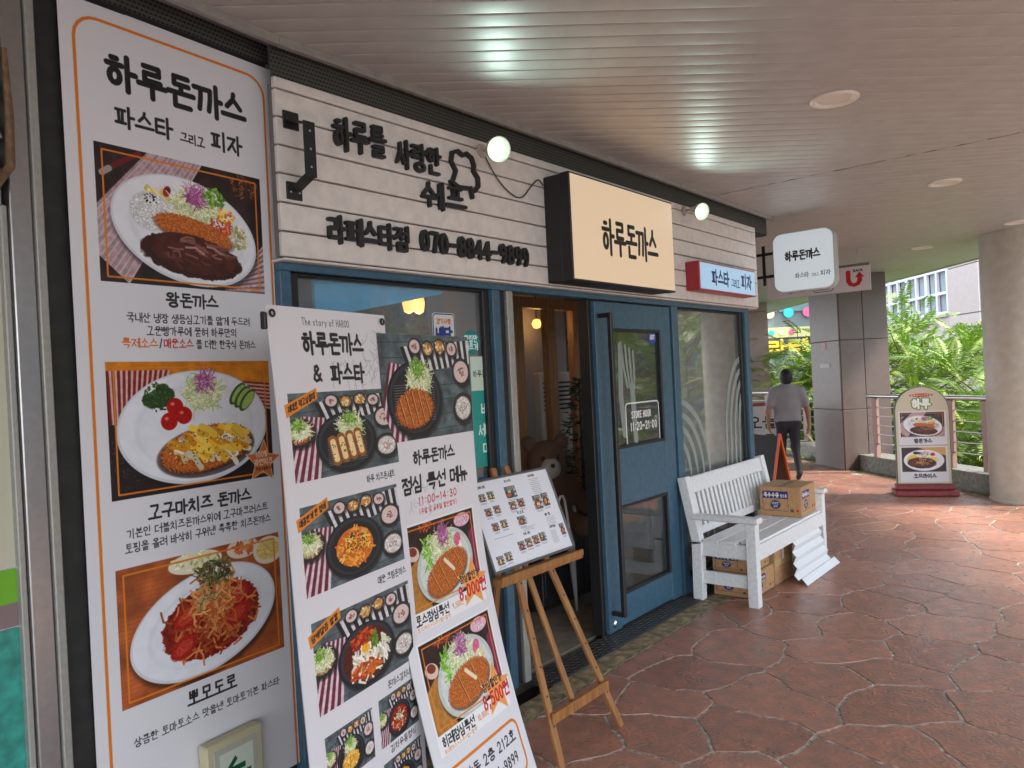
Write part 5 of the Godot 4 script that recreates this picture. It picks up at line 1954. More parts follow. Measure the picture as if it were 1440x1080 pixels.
# a thin sheet with both faces, bent by f(u, v)
func sheet(st: SurfaceTool, o: Vector3, x: Vector3, y: Vector3, w: float, h: float, nu: int, nv: int, f: Callable) -> void:
	for i in nu:
		for j in nv:
			var q := []
			for k in [[0, 1], [1, 1], [1, 0], [0, 0]]:
				var u := float(i + k[0]) / nu
				var v := float(j + k[1]) / nv
				q.append(o + x * w * u + y * h * v + f.call(u, v))
			quad(st, q[0], q[1], q[2], q[3], Rect2(float(i) / nu, float(j) / nv, 1.0 / nu, 1.0 / nv))


# ---------- things on the walkway ----------
func make_banners() -> void:
	# story banner, in front
	var o := thing("story_banner", "standing white story banner with striped-cloth tray photos and orange tags", "banner", Vector3(1.286, 0, .77), deg_to_rad(14))
	var lean := deg_to_rad(3)
	var dn := Vector3(0, -cos(lean), sin(lean))
	var top := Vector3(0, 1.909, -1.909 * tan(lean))
	var m := print_mat(print_story_banner(), .45)
	m.normal_enabled = true
	m.normal_texture = bump_tex(.006, 4, 92, 512, 2)
	m.normal_scale = .2
	var st := start()
	sheet(st, top, Vector3.RIGHT, dn, .604, 1.88, 5, 18, func(u: float, v: float) -> Vector3: return Vector3(0, 0, .012 * sin(v * 3.1) + .004 * sin(v * 9 + u * 3)))
	obj("printed_sheet", st, m, o)
	st = start()
	sheet(st, top + Vector3(.604, 0, -.003), Vector3.LEFT, dn, .604, 1.88, 5, 18, func(u: float, v: float) -> Vector3: return Vector3(0, 0, .012 * sin(v * 3.1) + .004 * sin(v * 9 + (1 - u) * 3)))
	obj("sheet_back", st, M.paper_edge, o)
	frame_stand(o, .604, 1.9, lean)
	for x: float in [.022, .582]:
		st = start()
		lathe(st, [[.007, 0], [.013, 0], [.013, .003], [.007, .004]], 16, Transform3D(Basis(Vector3.RIGHT, PI / 2 - lean), top + Vector3(x, -.025, .006)))
		obj("grommet", st, M.dark_metal, o)
	part_box("clip", Vector3(-.006, 1.86, -.1), Vector3(.014, .05, .02), M.black, o)
	# lunch banner, behind it, its foot curling forward
	o = thing("lunch_banner", "standing lunch menu banner with one large cutlet photo on top", "banner", Vector3(1.80, 0, .612), deg_to_rad(10))
	lean = deg_to_rad(2)
	dn = Vector3(0, -cos(lean), sin(lean))
	top = Vector3(0, 1.842, -.064)
	m = print_mat(print_lunch_banner(), .45)
	m.normal_enabled = true
	m.normal_texture = bump_tex(.006, 4, 93, 512, 2)
	m.normal_scale = .2
	var curl := func(u: float, v: float) -> Vector3: return Vector3(0, 0, .19 * pow(maxf(v - .36, 0) / .64, 2.0) + .004 * sin(v * 8 + u * 2))
	st = start()
	sheet(st, top, Vector3.RIGHT, dn, .595, 1.84, 5, 22, curl)
	obj("printed_sheet", st, m, o)
	st = start()
	sheet(st, top + Vector3(.595, 0, -.003), Vector3.LEFT, dn, .595, 1.84, 5, 22, func(u: float, v: float) -> Vector3: return curl.call(1 - u, v))
	obj("sheet_back", st, M.paper_edge, o)
	frame_stand(o, .595, 1.82, lean)


func frame_stand(o: Node3D, w: float, h: float, lean: float) -> void:
	var st := start()
	var back := Vector3(0, 0, -.02)
	var up := Vector3(0, h, -h * tan(lean))
	bar(st, back + Vector3(w / 2, 0, 0), back + up + Vector3(w / 2, 0, 0), .02, .012)
	bar(st, back + up + Vector3(0.004, -.02, 0), back + up + Vector3(w - .004, -.02, 0), .012, .02, Vector3.FORWARD)
	bar(st, back + Vector3(w / 2, .9, -.04), Vector3(w / 2, .005, -.25), .02, .012)
	for s in [0.02, w - .02]:
		bar(st, back + Vector3(w / 2, .25, 0), Vector3(s, .008, -.02), .014, .012, Vector3.FORWARD)
	obj("stand", st, M.dark_metal, o)


func make_easel() -> void:
	var o := thing("wooden_easel", "pine easel carrying the menu board beside the open doorway", "easel", Vector3(2.74, 0, .75))
	var tl := deg_to_rad(21)
	var up := Vector3(0, cos(tl), -sin(tl))
	var foot := func(x: float, l: float, z := 0.0) -> Vector3: return Vector3(x, 0, 0) + up * l + Vector3(0, 0, z)
	# front legs run in towards the top
	for s: float in [-1.0, 1.0]:
		var st := start()
		bar(st, foot.call(s * .235, .01), foot.call(s * .045, 1.32), .034, .02, Vector3.RIGHT)
		obj("leg", st, M.wood, o)
	var st := start()
	bar(st, foot.call(-.03, .22, -.004), foot.call(-.05, 1.2, -.004), .03, .018, Vector3.RIGHT)
	obj("centre_strut", st, M.wood, o)
	st = start()
	bar(st, foot.call(-.215, .215, .022), foot.call(.215, .215, .022), .018, .045, Vector3.BACK)
	obj("crossbar", st, M.wood, o)
	st = start()
	bar(st, foot.call(-.29, .823, .03), foot.call(.33, .823, .03), .055, .035, Vector3.BACK)
	bar(st, foot.call(-.29, .836, .062), foot.call(.33, .836, .062), .012, .03, Vector3.BACK)
	obj("ledge", st, M.wood, o)
	st = start()
	bar(st, Vector3(.0, .005, -.62), foot.call(.0, 1.2, -.02), .03, .02, Vector3.RIGHT)
	obj("leg", st, M.wood, o)
	st = start()
	for s: float in [-1.0, 1.0]:
		for k in 9:
			var l := .18 + k * .12
			var p: Vector3 = foot.call(s * (.235 - .19 * l / 1.31), l, .0102)
			lathe(st, [[.0, .0], [.005, .0], [.005, .0012], [0, .0012]], 8, Transform3D(Basis(Vector3.RIGHT, PI / 2 - tl), p))
	obj("peg_holes", st, mat(lin(.04, .02, .01), .9), o)
	# menu board resting on the ledge
	var b := thing("menu_board", "framed white menu board of small dish photos leaning on the easel", "menu board", Vector3(2.47, .797, .4575))
	b.rotation.x = -tl
	part_box("backing", Vector3(.3, .212, -.006), Vector3(.6, .424, .014), mat(lin(.1, .095, .09), .5), b, .002)
	st = start()
	quad(st, Vector3(.0, .0, .0015), Vector3(.6, .0, .0015), Vector3(.6, .424, .0015), Vector3(0, .424, .0015))
	obj("printed_menu", st, print_mat(print_menu(), .3), b)
	st = start()
	for q in [[Vector3(.3, .005, .004), Vector3(.604, .012, .01)], [Vector3(.3, .421, .004), Vector3(.604, .012, .01)], [Vector3(-.0, .213, .004), Vector3(.011, .403, .01)], [Vector3(.6, .213, .004), Vector3(.011, .403, .01)]]:
		box(st, q[0], q[1], .002)
	obj("frame", st, mat(lin(.12, .11, .105), .35, .3), b)


func make_bench() -> void:
	var o := thing("garden_bench", "white painted slatted bench with armrests under the shop window", "bench", Vector3(4.98, 0, .12))
	var w := M.bench as Material
	var L := 1.5
	for s in 2:
		var x := .035 + s * (L - .07)
		var st := start()
		bar(st, Vector3(x, 0, .05), Vector3(x, .42, .055), .068, .075)
		bar(st, Vector3(x, .4, .057), Vector3(x, .875, -.04), .068, .07)
		obj("leg", st, w, o)
		st = start()
		bar(st, Vector3(x, 0, .46), Vector3(x, .575, .46), .068, .072)
		obj("leg", st, w, o)
		st = start()
		box(st, Vector3(x, .597, .27), Vector3(.09, .04, .5), .008)
		obj("armrest", st, w, o)
		part_box("side_rail", Vector3(x + (.004 if s == 0 else -.004), .37, .2555), Vector3(.04, .1, .335), w, o)
		part_box("stretcher", Vector3(x + (.004 if s == 0 else -.004), .165, .2555), Vector3(.03, .09, .335), w, o)
	part_box("front_apron", Vector3(L / 2, .37, .478), Vector3(L - .137, .11, .03), w, o)
	for k in 3:
		part_box("seat_slat", Vector3(L / 2, .428, .16 + k * .128), Vector3(L - (.14 if k == 2 else .02), .022, .118), w, o, .005)
	var up := Vector3(0, .475, -.097).normalized()
	var org := Vector3(0, .4, .057)
	var st := start()
	bar(st, Vector3(.069, 0, 0) + org + up * .085, Vector3(L - .069, 0, 0) + org + up * .085, .055, .03, up)
	obj("lower_rail", st, w, o)
	st = start()
	bar(st, Vector3(.069, 0, 0) + org + up * .415, Vector3(L - .069, 0, 0) + org + up * .415, .12, .034, up, .008)
	obj("top_rail", st, w, o)
	for k in 18:
		var x := .13 + k * (L - .26) / 17
		st = start()
		bar(st, Vector3(x, 0, 0) + org + up * .11, Vector3(x, 0, 0) + org + up * .36, .04, .016, Vector3.RIGHT)
		obj("back_slat", st, w, o)
	# cartons
	carton("shipping_carton", "taped cardboard carton with blue print sitting on the bench seat", Vector3(6.22, .4405, .4), Vector3(.38, .235, .33), deg_to_rad(2), 0)
	carton("stored_carton", "cardboard carton with blue print lying under the bench", Vector3(5.36, .004, .36), Vector3(.4, .17, .3), 0, 1)
	carton("stored_carton", "cardboard carton stacked on another one under the bench", Vector3(5.34, .176, .35), Vector3(.38, .15, .28), deg_to_rad(1), 1)
	carton("stored_carton", "plain cardboard carton with white tape under the bench middle", Vector3(5.75, .004, .38), Vector3(.34, .31, .28), deg_to_rad(-2), 2)
	# pleated white sheet propped against the bench
	o = thing("pleated_sheet", "white pleated plastic sheet leaning against the bench front", "sheet", Vector3(5.62, 0, .655))
	for s in 8:
		var y0 := .004 + s * .04
		st = start()
		var z0 := -.006 * s + (.012 if s % 2 else -.006)
		var z1 := -.006 * (s + 1) + (-.006 if s % 2 else .012)
		if s == 0:
			z0 = .06
			z1 = .012
		var xl := (.012 if s % 2 else -.012) + s * .012
		var xr := .80 - s * .015 + (.012 if s % 2 else .0)
		if s == 0:
			xl = .06
			xr = .86
		var y1 := y0 + .04
		for z in [0.0, -.002]:
			var q := [Vector3(xl, y0, z0 + z), Vector3(xr, y0, z0 + z), Vector3(xr + (-.02 if s % 2 else .014), y1, z1 + z), Vector3(xl + (-.016 if s % 2 else .02), y1, z1 + z)]
			if z < 0:
				quad(st, q[1], q[0], q[3], q[2])
			else:
				quad(st, q[0], q[1], q[2], q[3])
		obj("pleat", st, mat(lin(.72, .75, .78), .35), o)


func carton(called: String, label: String, at: Vector3, s: Vector3, turn: float, face: int) -> void:
	var o := thing(called, label, "carton", at, turn, "cardboard cartons at the bench")
	var kraft := mottled(lin(.42, .265, .135), .8, .1, 3, .03)
	part_box("body", Vector3(0, s.y / 2, 0), Vector3(s.x, s.y, s.z), kraft, o, .004)
	for q in 2:
		if face == 2 and q == 1:
			continue
		var st := start()
		var e := .0012
		if q == 0:
			quad(st, Vector3(-s.x / 2 + .006, .006, s.z / 2 + e), Vector3(s.x / 2 - .006, .006, s.z / 2 + e), Vector3(s.x / 2 - .006, s.y - .006, s.z / 2 + e), Vector3(-s.x / 2 + .006, s.y - .006, s.z / 2 + e))
		else:
			quad(st, Vector3(-s.x / 2 - e, .006, -s.z / 2 + .006), Vector3(-s.x / 2 - e, .006, s.z / 2 - .006), Vector3(-s.x / 2 - e, s.y - .006, s.z / 2 - .006), Vector3(-s.x / 2 - e, s.y - .006, -s.z / 2 + .006))
		obj("printed_side", st, print_mat(print_carton(face if face == 2 else (1 if q == 0 else 0)), .75), o)
	for q: float in [-1.0, 1.0]:
		part_box("flap", Vector3(0, s.y + .0015, q * s.z * .251), Vector3(s.x - .004, .003, s.z * .494), kraft, o, .001)
	part_box("tape", Vector3(0, s.y + .0038, 0), Vector3(s.x, .0012, .045), mat(Color(.55, .42, .3), .25), o, 0)


func make_standee() -> void:
	# the board faces the camera's stretch of walkway
	var o := thing("menu_standee", "arched menu stand with two dish photos on a red base", "sign stand", Vector3(10.24, 0, .62), 0)
	var a := Vector3(10.13, 0, .32)
	var b := Vector3(10.37, 0, .92)
	o.rotation.y = -atan2(b.z - a.z, b.x - a.x)
	var arch := PackedVector2Array([Vector2(-.3, .13), Vector2(.3, .13), Vector2(.3, 1.02)])
	for i in 17:
		var t := PI * i / 16
		arch.append(Vector2(cos(t) * .3, 1.02 + sin(t) * .3))
	var st := start()
	# local front is -z: outlines are mirrored so that the face reads the right way
	slab(st, arch, .07, Transform3D(Basis.IDENTITY, Vector3(0, 0, -.035)))
	obj("board", st, mat(lin(.12, .12, .11), .5), o)
	st = start()
	var small := Geometry2D.offset_polygon(arch, -.01)[0]
	slab(st, small, .004, Transform3D(Basis.IDENTITY, Vector3(0, 0, .0355)), Rect2(-.29, .14, .58, 1.17))
	obj("printed_face", st, print_mat(print_standee(), .5), o)
	st = start()
	box(st, Vector3(0, .1, 0), Vector3(.63, .06, .16), .006)
	box(st, Vector3(0, .035, .0), Vector3(.68, .06, .34), .008)
	obj("base", st, mottled(lin(.24, .03, .035), .5, .2, 2), o)
	for x: float in [-.3, .3]:
		for z: float in [-.13, .13]:
			st = start()
			lathe(st, [[0, -.012], [.012, -.012], [.012, .012], [0, .012]], 10, Transform3D(Basis(Vector3.FORWARD, PI / 2), Vector3(x, .012, z)))
			obj("caster", st, M.black, o)


func make_boards() -> void:
	var o := thing("folding_board", "folding black chalkboard with orange edges standing behind the bench", "A-board", Vector3(9.79, 0, -.94))
	var ridge := Vector3(.3, 0, -.95).normalized()
	var axis := Vector3(.95, 0, .3).normalized()
	for s: float in [-1.0, 1.0]:
		var up := (Vector3.UP * .76 - axis * s * .2).normalized()
		var n := ridge.cross(up).normalized() * -s
		var c := axis * s * .1 + ridge * .3 + Vector3.UP * .385
		var fr := Transform3D(Basis(ridge, up, ridge.cross(up)), c)
		var st := start()
		box(st, Vector3(.02, 0, 0), Vector3(.56, .74, .014), .002, fr)
		var lf := obj("leaf", st, mat(lin(.02, .019, .018), .7) if s < 0 else mat(lin(.16, .07, .035), .7), o)
		for q: float in [-.28, .31]:
			st = start()
			box(st, Vector3(q, 0, 0), Vector3(.033, .79, .026), .003, fr)
			obj("edge", st, mat(lin(.62, .1, .03), .45), lf)
	# red framed white board beyond the man
	o = thing("framed_board", "red framed white notice board standing behind the walking man", "notice board", Vector3(12.45, 0, -2.2), deg_to_rad(-55))
	part_box("panel", Vector3(0, .55, 0), Vector3(.58, .9, .03), mat(lin(.55, .56, .58), .5), o)
	var st := start()
	for x: float in [-.31, .31]:
		box(st, Vector3(x, .5, 0), Vector3(.06, 1.0, .05))
	for y: float in [.1, 1.02]:
		box(st, Vector3(0, y, 0), Vector3(.56, .05, .045))
	box(st, Vector3(0, .03, 0), Vector3(.66, .05, .3))
	obj("frame", st, mat(lin(.26, .035, .04), .5), o)
	st = start()
	sign_text(st, "오늘", -.26, .22, .72, .2, .014, .0155)
	sign_text(st, "휴무", -.26, .22, .42, .2, .014, .0155)
	obj("lettering", st, M.black, o)


func make_man() -> void:
	# walks away; local +z is his front
	var at := Vector3(11.0, 0, -1.27)
	var o := thing("person", "person in grey polo shirt and dark trousers walking away", "person", at, atan2(.86, -.5))
	o.scale = Vector3.ONE * .97
	var V := func(x: float, y: float, z: float) -> Vector3: return Vector3(x, y, z)
	var sh := 0
	var tr := 1
	var sk := 2
	var so := 3
	var b := [
		[V.call(0, .93, 0), V.call(0, 1.12, -.01), .135, .14, sh, .05, 1.35], [V.call(0, 1.12, -.01), V.call(0, 1.3, -.01), .145, .15, sh, .05, 1.3],
		[V.call(-.15, 1.31, -.02), V.call(.15, 1.31, -.02), .085, .085, sh, .06, 1.0], [V.call(-.08, .96, 0), V.call(-.1, 1.22, 0), .11, .115, sh, .05, 1.2], [V.call(.08, .96, 0), V.call(.1, 1.22, 0), .11, .115, sh, .05, 1.2],
		[V.call(0, 1.34, -.02), V.call(0, 1.39, -.01), .07, .062, sh, .03, 1.0], [V.call(0, 1.36, -.01), V.call(0, 1.46, .015), .052, .052, sk, .02, 1.0],
		[V.call(0, 1.5, .02), V.call(0, 1.555, .01), .075, .083, sk, .03, .9], [V.call(0, 1.47, .05), V.call(0, 1.5, .06), .05, .055, sk, .03, 1.0], [V.call(0, 1.5, .105), V.call(0, 1.485, .118), .012, .014, sk, .012, 1.0],
		[V.call(-.083, 1.5, .01), V.call(-.088, 1.525, .0), .012, .016, sk, .008, 1.0], [V.call(.083, 1.5, .01), V.call(.088, 1.525, .0), .012, .016, sk, .008, 1.0],
		# arms: short sleeves, left arm (camera left is his left) held a little out
		[V.call(.2, 1.3, -.02), V.call(.25, 1.14, -.02), .068, .066, sh, .05, 1.0], [V.call(.25, 1.15, -.02), V.call(.285, 1.03, -.01), .045, .042, sk, .015, 1.0], [V.call(.285, 1.03, -.01), V.call(.27, .82, .07), .04, .027, sk, .02, 1.0],
		[V.call(-.2, 1.3, -.02), V.call(-.25, 1.14, -.03), .068, .066, sh, .05, 1.0], [V.call(-.25, 1.15, -.03), V.call(-.28, 1.03, -.03), .045, .042, sk, .015, 1.0], [V.call(-.28, 1.03, -.03), V.call(-.3, .8, .0), .04, .027, sk, .02, 1.0],
		# hips and legs: his left leg forward, right leg trailing with the heel up
		[V.call(-.075, .84, -.01), V.call(.075, .84, -.01), .105, .105, tr, .05, 1.1], [V.call(-.075, .915, -.005), V.call(.075, .915, -.005), .118, .118, sh, .03, 1.15], [V.call(.085, .88, 0), V.call(.09, .5, .1), .092, .066, tr, .04, 1.0], [V.call(.09, .5, .1), V.call(.09, .12, .1), .062, .048, tr, .03, 1.0],
		[V.call(-.085, .88, 0), V.call(-.085, .48, -.02), .092, .066, tr, .04, 1.0], [V.call(-.085, .48, -.02), V.call(-.085, .15, -.22), .062, .046, tr, .03, 1.0],
		[V.call(.09, .05, .06), V.call(.095, .04, .24), .042, .038, so, .02, 1.0], [V.call(-.085, .12, -.25), V.call(-.09, .035, -.1), .042, .035, so, .02, 1.0]]
	var m := mat(Color.WHITE, .8)
	m.vertex_color_use_as_albedo = true
	obj("body", body_mesh(b, .0125, [Color(.23, .22, .235), Color(.016, .018, .026), Color(.3, .17, .12), Color(.03, .03, .03)]), m, o)
	# hands: palm, four fingers and a thumb, gently curled
	for s: float in [1.0, -1.0]:
		var w: Vector3 = V.call(.27, .82, .07) if s > 0 else V.call(-.3, .8, .0)
		var hb := [[w, w + V.call(-.005 * s, -.055, .012), .026, .03, 0, .015, 1.0], [w + V.call(-.01 * s, -.04, .03), w + V.call(-.012 * s, -.06, .035), .024, .02, 0, .012, 1.0], [w + V.call(-.006 * s, -.045, -.006), w + V.call(-.008 * s, -.062, -.004), .022, .02, 0, .012, 1.0]]
		for k in 4:
			var z := -.016 + k * .0165
			var l: float = [.026, .032, .035, .031][k]
			var p: Vector3 = w + V.call(-.008 * s, -.075, z + .008)
			var q: Vector3 = p + V.call(-.012 * s, -l, .004)
			hb.append([p, q, .0085, .008, 0, .004, 1.0])
			hb.append([q, q + V.call(-.022 * s, -l * .6, .003), .008, .007, 0, .004, 1.0])
		hb.append([w + V.call(-.01 * s, -.03, .035), w + V.call(-.022 * s, -.062, .058), .011, .009, 0, .008, 1.0])
		hb.append([w + V.call(-.022 * s, -.062, .058), w + V.call(-.03 * s, -.085, .05), .009, .008, 0, .004, 1.0])
		var hm := mat(lin(.3, .17, .12), .6)
		obj("hand", body_mesh(hb, .004, [Color.WHITE]), hm, o)
	var hair := [[V.call(0, 1.53, -.01), V.call(0, 1.565, -.005), .088, .086, 0, .03, .95], [V.call(0, 1.48, -.03), V.call(0, 1.53, -.03), .07, .08, 0, .03, 1.0], [V.call(0, 1.585, .05), V.call(0, 1.59, .02), .05, .06, 0, .03, 1.0]]
	obj("hair", body_mesh(hair, .008, [Color.WHITE]), mottled(lin(.012, .011, .011), .7, .3, 12, .05, 0, .5), o)
	var ph := thing("phone", "black phone held in the walking man's right hand", "phone", at + Vector3(0, 0, 0).rotated(Vector3.UP, 0))
	ph.rotation.y = o.rotation.y
	ph.scale = o.scale
	part_box("case", Vector3(-.325, .73, .03), Vector3(.012, .15, .07), M.black, ph, .004)
	part_box("screen", Vector3(-.3322, .73, .03), Vector3(.0022, .14, .064), mat(lin(.02, .02, .025), .1), ph, 0)


# ---------- inside the shop ----------
func make_interior() -> void:
	var o := thing("timber_partition", "bare timber frame partition inside the dark doorway", "partition", Vector3(4.8, 0, -1.25))
	for x: float in [.0, .45, .82]:
		part_box("stud", Vector3(x, 1.12, 0), Vector3(.12 if x < .6 else .09, 2.24, .07), M.pale_wood, o)
	part_box("beam", Vector3(.36, 2.285, 0), Vector3(1.1, .09, .072), M.pale_wood, o)
	part_box("backing_board", Vector3(.2, 1.2, -.3), Vector3(1.8, 2.4, .03), mat(lin(.24, .24, .25), .7), o)
	o = thing("pendant_lamp", "small lit globe bulb hanging behind the timber partition", "lamp", Vector3(5.28, 2.13, -1.4))
	var st := start()
	lathe(st, [[0, -.045], [.03, -.035], [.045, 0], [.03, .035], [0, .045]], 16)
	var bm := mat(Color(1, .85, .6), .4)
	bm.emission_enabled = true
	bm.emission = Color(1, .72, .38)
	bm.emission_energy_multiplier = .35
	obj("globe", st, bm, o)
	st = start()
	tube(st, [Vector3(0, .045, 0), Vector3(0, .62, 0)], [.006, .006], 6)
	obj("cord", st, M.black, o)
	var l := OmniLight3D.new()
	l.light_color = Color(1, .75, .45)
	l.light_energy = .008
	l.light_size = .05
	l.shadow_enabled = true
	o.add_child(l)
	o = thing("pendant_lamp", "pair of lit glass pendants seen through the shop's left window", "lamp", Vector3(3.3, 2.17, -.9))
	for k in 2:
		st = start()
		tube(st, [Vector3(k * .09, .08, 0), Vector3(k * .09, .6, 0)], [.004, .004], 6)
		obj("cord", st, M.black, o)
		st = start()
		lathe(st, [[0, -.07], [.03, -.055], [.04, 0], [.03, .055], [.012, .08], [0, .085]], 14, Transform3D(Basis.IDENTITY, Vector3(k * .09, 0, 0)))
		obj("globe", st, bm, o)
	l = OmniLight3D.new()
	l.light_color = Color(1, .8, .55)
	l.light_energy = .015
	l.light_size = .08
	l.shadow_enabled = true
	o.add_child(l)
	l.position = Vector3(.05, -.12, 0)
	o = thing("blue_reflection_panel", "bright blue board standing in for a reflection in the left window", "panel", Vector3(2.0, 2.0, -.085))  # added board: stands in for a blue reflection in the glass
	st = start()
	slab(st, PackedVector2Array([Vector2(-.02, -.02), Vector2(.145, -.015), Vector2(.458, .045), Vector2(.757, .105), Vector2(.785, .13), Vector2(.785, .28), Vector2(-.02, .28)]), .02)
	obj("board", st, mottled(lin(.03, .4, .72), .5, .05), o)
	o = thing("air_conditioner", "tall white air conditioner cabinet behind the partition", "air conditioner", Vector3(5.62, 0, -1.62))
	part_box("cabinet", Vector3(0, .85, 0), Vector3(.5, 1.7, .32), mat(lin(.42, .42, .4), .5), o, .01)
	for k in 7:
		part_box("louvre", Vector3(0, 1.36 + k * .04, .165), Vector3(.42, .016, .02), M.black, o)
	# soft toy bear
	var br := [[Vector3(0, .2, 0), Vector3(0, .32, 0), .2, .18, 0, .05, 1.0], [Vector3(0, .56, .02), Vector3(0, .6, .02), .17, .165, 0, .05, 1.0], [Vector3(-.14, .74, 0), Vector3(-.145, .75, 0), .06, .06, 0, .03, 1.3], [Vector3(.14, .74, 0), Vector3(.145, .75, 0), .06, .06, 0, .03, 1.3], [Vector3(0, .54, .15), Vector3(0, .54, .18), .085, .08, 1, .02, 1.0], [Vector3(-.18, .4, .03), Vector3(-.3, .2, .1), .075, .07, 0, .04, 1.0], [Vector3(.18, .4, .03), Vector3(.3, .2, .1), .075, .07, 0, .04, 1.0], [Vector3(-.12, .1, .1), Vector3(-.2, .08, .3), .09, .085, 0, .04, 1.0], [Vector3(.12, .1, .1), Vector3(.2, .08, .3), .09, .085, 0, .04, 1.0]]
	o = thing("teddy_bear", "big brown soft toy bear sitting just inside the doorway", "soft toy", Vector3(4.42, .52, -.72), deg_to_rad(-40))
	o.scale = Vector3.ONE * .88
	var m := mat(Color.WHITE, .95)
	m.vertex_color_use_as_albedo = true
	m.normal_enabled = true
	m.normal_texture = bump_tex(.08, 12, 95)
	m.uv1_triplanar = true
	m.uv1_scale = Vector3.ONE * 3
	obj("body", body_mesh(br, .018, [Color(.11, .065, .045), Color(.4, .36, .3)]), m, o)
	for q in [Vector3(0, .575, .262), Vector3(-.06, .63, .168), Vector3(.06, .63, .168)]:
		st = start()
		lathe(st, [[0, -.02], [.018, -.01], [.02, .0], [.012, .016], [0, .02]], 10, Transform3D(Basis.IDENTITY, q))
		obj("nose" if q.x == 0 else "eye", st, mat(lin(.01, .01, .01), .2), o)
	o = thing("black_cabinet", "low black cabinet inside the doorway with the bear on it", "cabinet", Vector3(4.62, 0, -.85))
	part_box("carcass", Vector3(0, .28, 0), Vector3(1.0, .44, .56), M.black, o, .006)
	part_box("top", Vector3(0, .51, 0), Vector3(1.04, .02, .6), M.black, o, .004)
	for k in 2:
		part_box("drawer_front", Vector3(-.25 + k * .5, .3, .287), Vector3(.47, .36, .014), mat(lin(.018, .018, .02), .3), o)
	part_box("plinth", Vector3(0, .03, -.02), Vector3(.94, .06, .5), M.black, o)
	# small decorated fir
	o = thing("artificial_fir", "small dark green artificial fir tree by the doorway edge", "plant", Vector3(5.02, .53, -.8))
	st = start()
	rng.seed = 4
	tube(st, [Vector3(0, -.01, 0), Vector3(0, 1.1, 0)], [.02, .008], 8)
	obj("stem", st, M.black, o)
	st = start()
	for i in 900:
		var y := rng.randf_range(.06, 1.1)
		var r := (1.16 - y) * .3 * sqrt(rng.randf())
		var a := rng.randf() * TAU
		var p := Vector3(cos(a) * r, y, sin(a) * r)
		var d := Vector3(cos(a + rng.randf_range(-.6, .6)), rng.randf_range(-.5, .4), sin(a + rng.randf_range(-.6, .6))).normalized() * .06
		var n := Vector3(rng.randf() - .5, rng.randf() - .5, rng.randf() - .5).normalized() * .012
		tri(st, p - n, p + n, p + d)
	obj("needles", st, mat(lin(.014, .05, .028), .7), o)
	st = start()
	for i in 16:
		var y := rng.randf_range(.1, 1.0)
		var a := rng.randf() * TAU
		var r := (1.16 - y) * .28
		lathe(st, [[0, -.02], [.018, -.008], [.018, .008], [0, .02]], 8, Transform3D(Basis.IDENTITY, Vector3(cos(a) * r, y, sin(a) * r)))
	obj("baubles", st, mat(lin(.25, .02, .02), .3), o)
	# umbrella with pale handle
	o = thing("hooked_umbrella", "folded umbrella with white hook handle inside the doorway", "umbrella", Vector3(4.2, .3, -.42))
	st = start()
	tube(st, [Vector3(-.05, .46, 0), Vector3(-.05, .5, 0), Vector3(-.03, .53, 0), Vector3(0, .53, 0), Vector3(.02, .5, 0), Vector3(.03, .3, .02)], [.009, .009, .009, .009, .009, .009], 8)
	obj("handle", st, mat(lin(.6, .6, .58), .4), o)
	st = start()
	tube(st, [Vector3(.03, .3, .02), Vector3(.04, .2, .02), Vector3(.06, -.27, .03)], [.012, .03, .008], 10)
	obj("folded_canopy", st, mat(lin(.3, .3, .3), .6), o)
	# dining tables and chairs glimpsed through the right window
	for k in 2:
		o = thing("dining_table", ["wooden topped dining table behind the right window", "dining table behind the glazed door"][k], "table", Vector3(5.85 - k * 1.3, 0, -1.1 - k * 1.0))
		part_box("top", Vector3(0, .73, 0), Vector3(.7, .03, .6), M.pale_wood, o)
		for x: float in [-.3, .3]:
			for z: float in [-.25, .25]:
				part_box("leg", Vector3(x, .357, z), Vector3(.04, .714, .04), M.black, o)
	o = thing("orange_crate", "orange wooden crate on the table behind the right window", "crate", Vector3(5.75, .746, -1.05), .2)
	for y in 3:
		for s: float in [-1.0, 1.0]:
			part_box("slat", Vector3(0, .05 + y * .1, s * .12), Vector3(.3, .08, .012), mat(lin(.5, .2, .04), .6), o)
			part_box("slat", Vector3(s * .144, .05 + y * .1, 0), Vector3(.012, .08, .226), mat(lin(.5, .2, .04), .6), o)
	part_box("bottom", Vector3(0, .006, 0), Vector3(.274, .01, .226), mat(lin(.5, .2, .04), .6), o)


# ---------- outside ----------
func frond_mesh(seed_: int) -> ArrayMesh:
	var r := RandomNumberGenerator.new()
	r.seed = seed_
	var st := start()
	var L := .62
	var pts := []
	for i in 8:
		var t := i / 7.0
		pts.append(Vector3(t * L, .1 * t - .22 * t * t, .02 * sin(t * 3 + seed_)))
	tube(st, pts, [.005, .005, .004, .004, .003, .003, .002, .001], 3, false)
	for i in 12:
		var t := .14 + i * .07
		var p := Vector3(t * L, .1 * t - .22 * t * t, 0)
		for s: float in [-1.0, 1.0]:
			var l := .15 * sin(PI * (.18 + t * .72)) + r.randf_range(-.015, .015) + .02
			var d := Vector3(.5 + r.randf_range(-.15, .15), -.28 + r.randf_range(-.2, .15), s).normalized()
			var w := d.cross(Vector3.UP).normalized() * .019
			var mid := p + d * l * .42 + Vector3.UP * .008
			var tip := p + d * l - Vector3.UP * .02
			tri(st, p, mid + w, mid - w)
			tri(st, mid - w, mid + w, tip)
	var e := Vector3(L, -.12, 0)
	tri(st, e, e + Vector3(.05, -.02, .02), e + Vector3(.12, -.05, 0))
	return st.commit()


var fronds := []


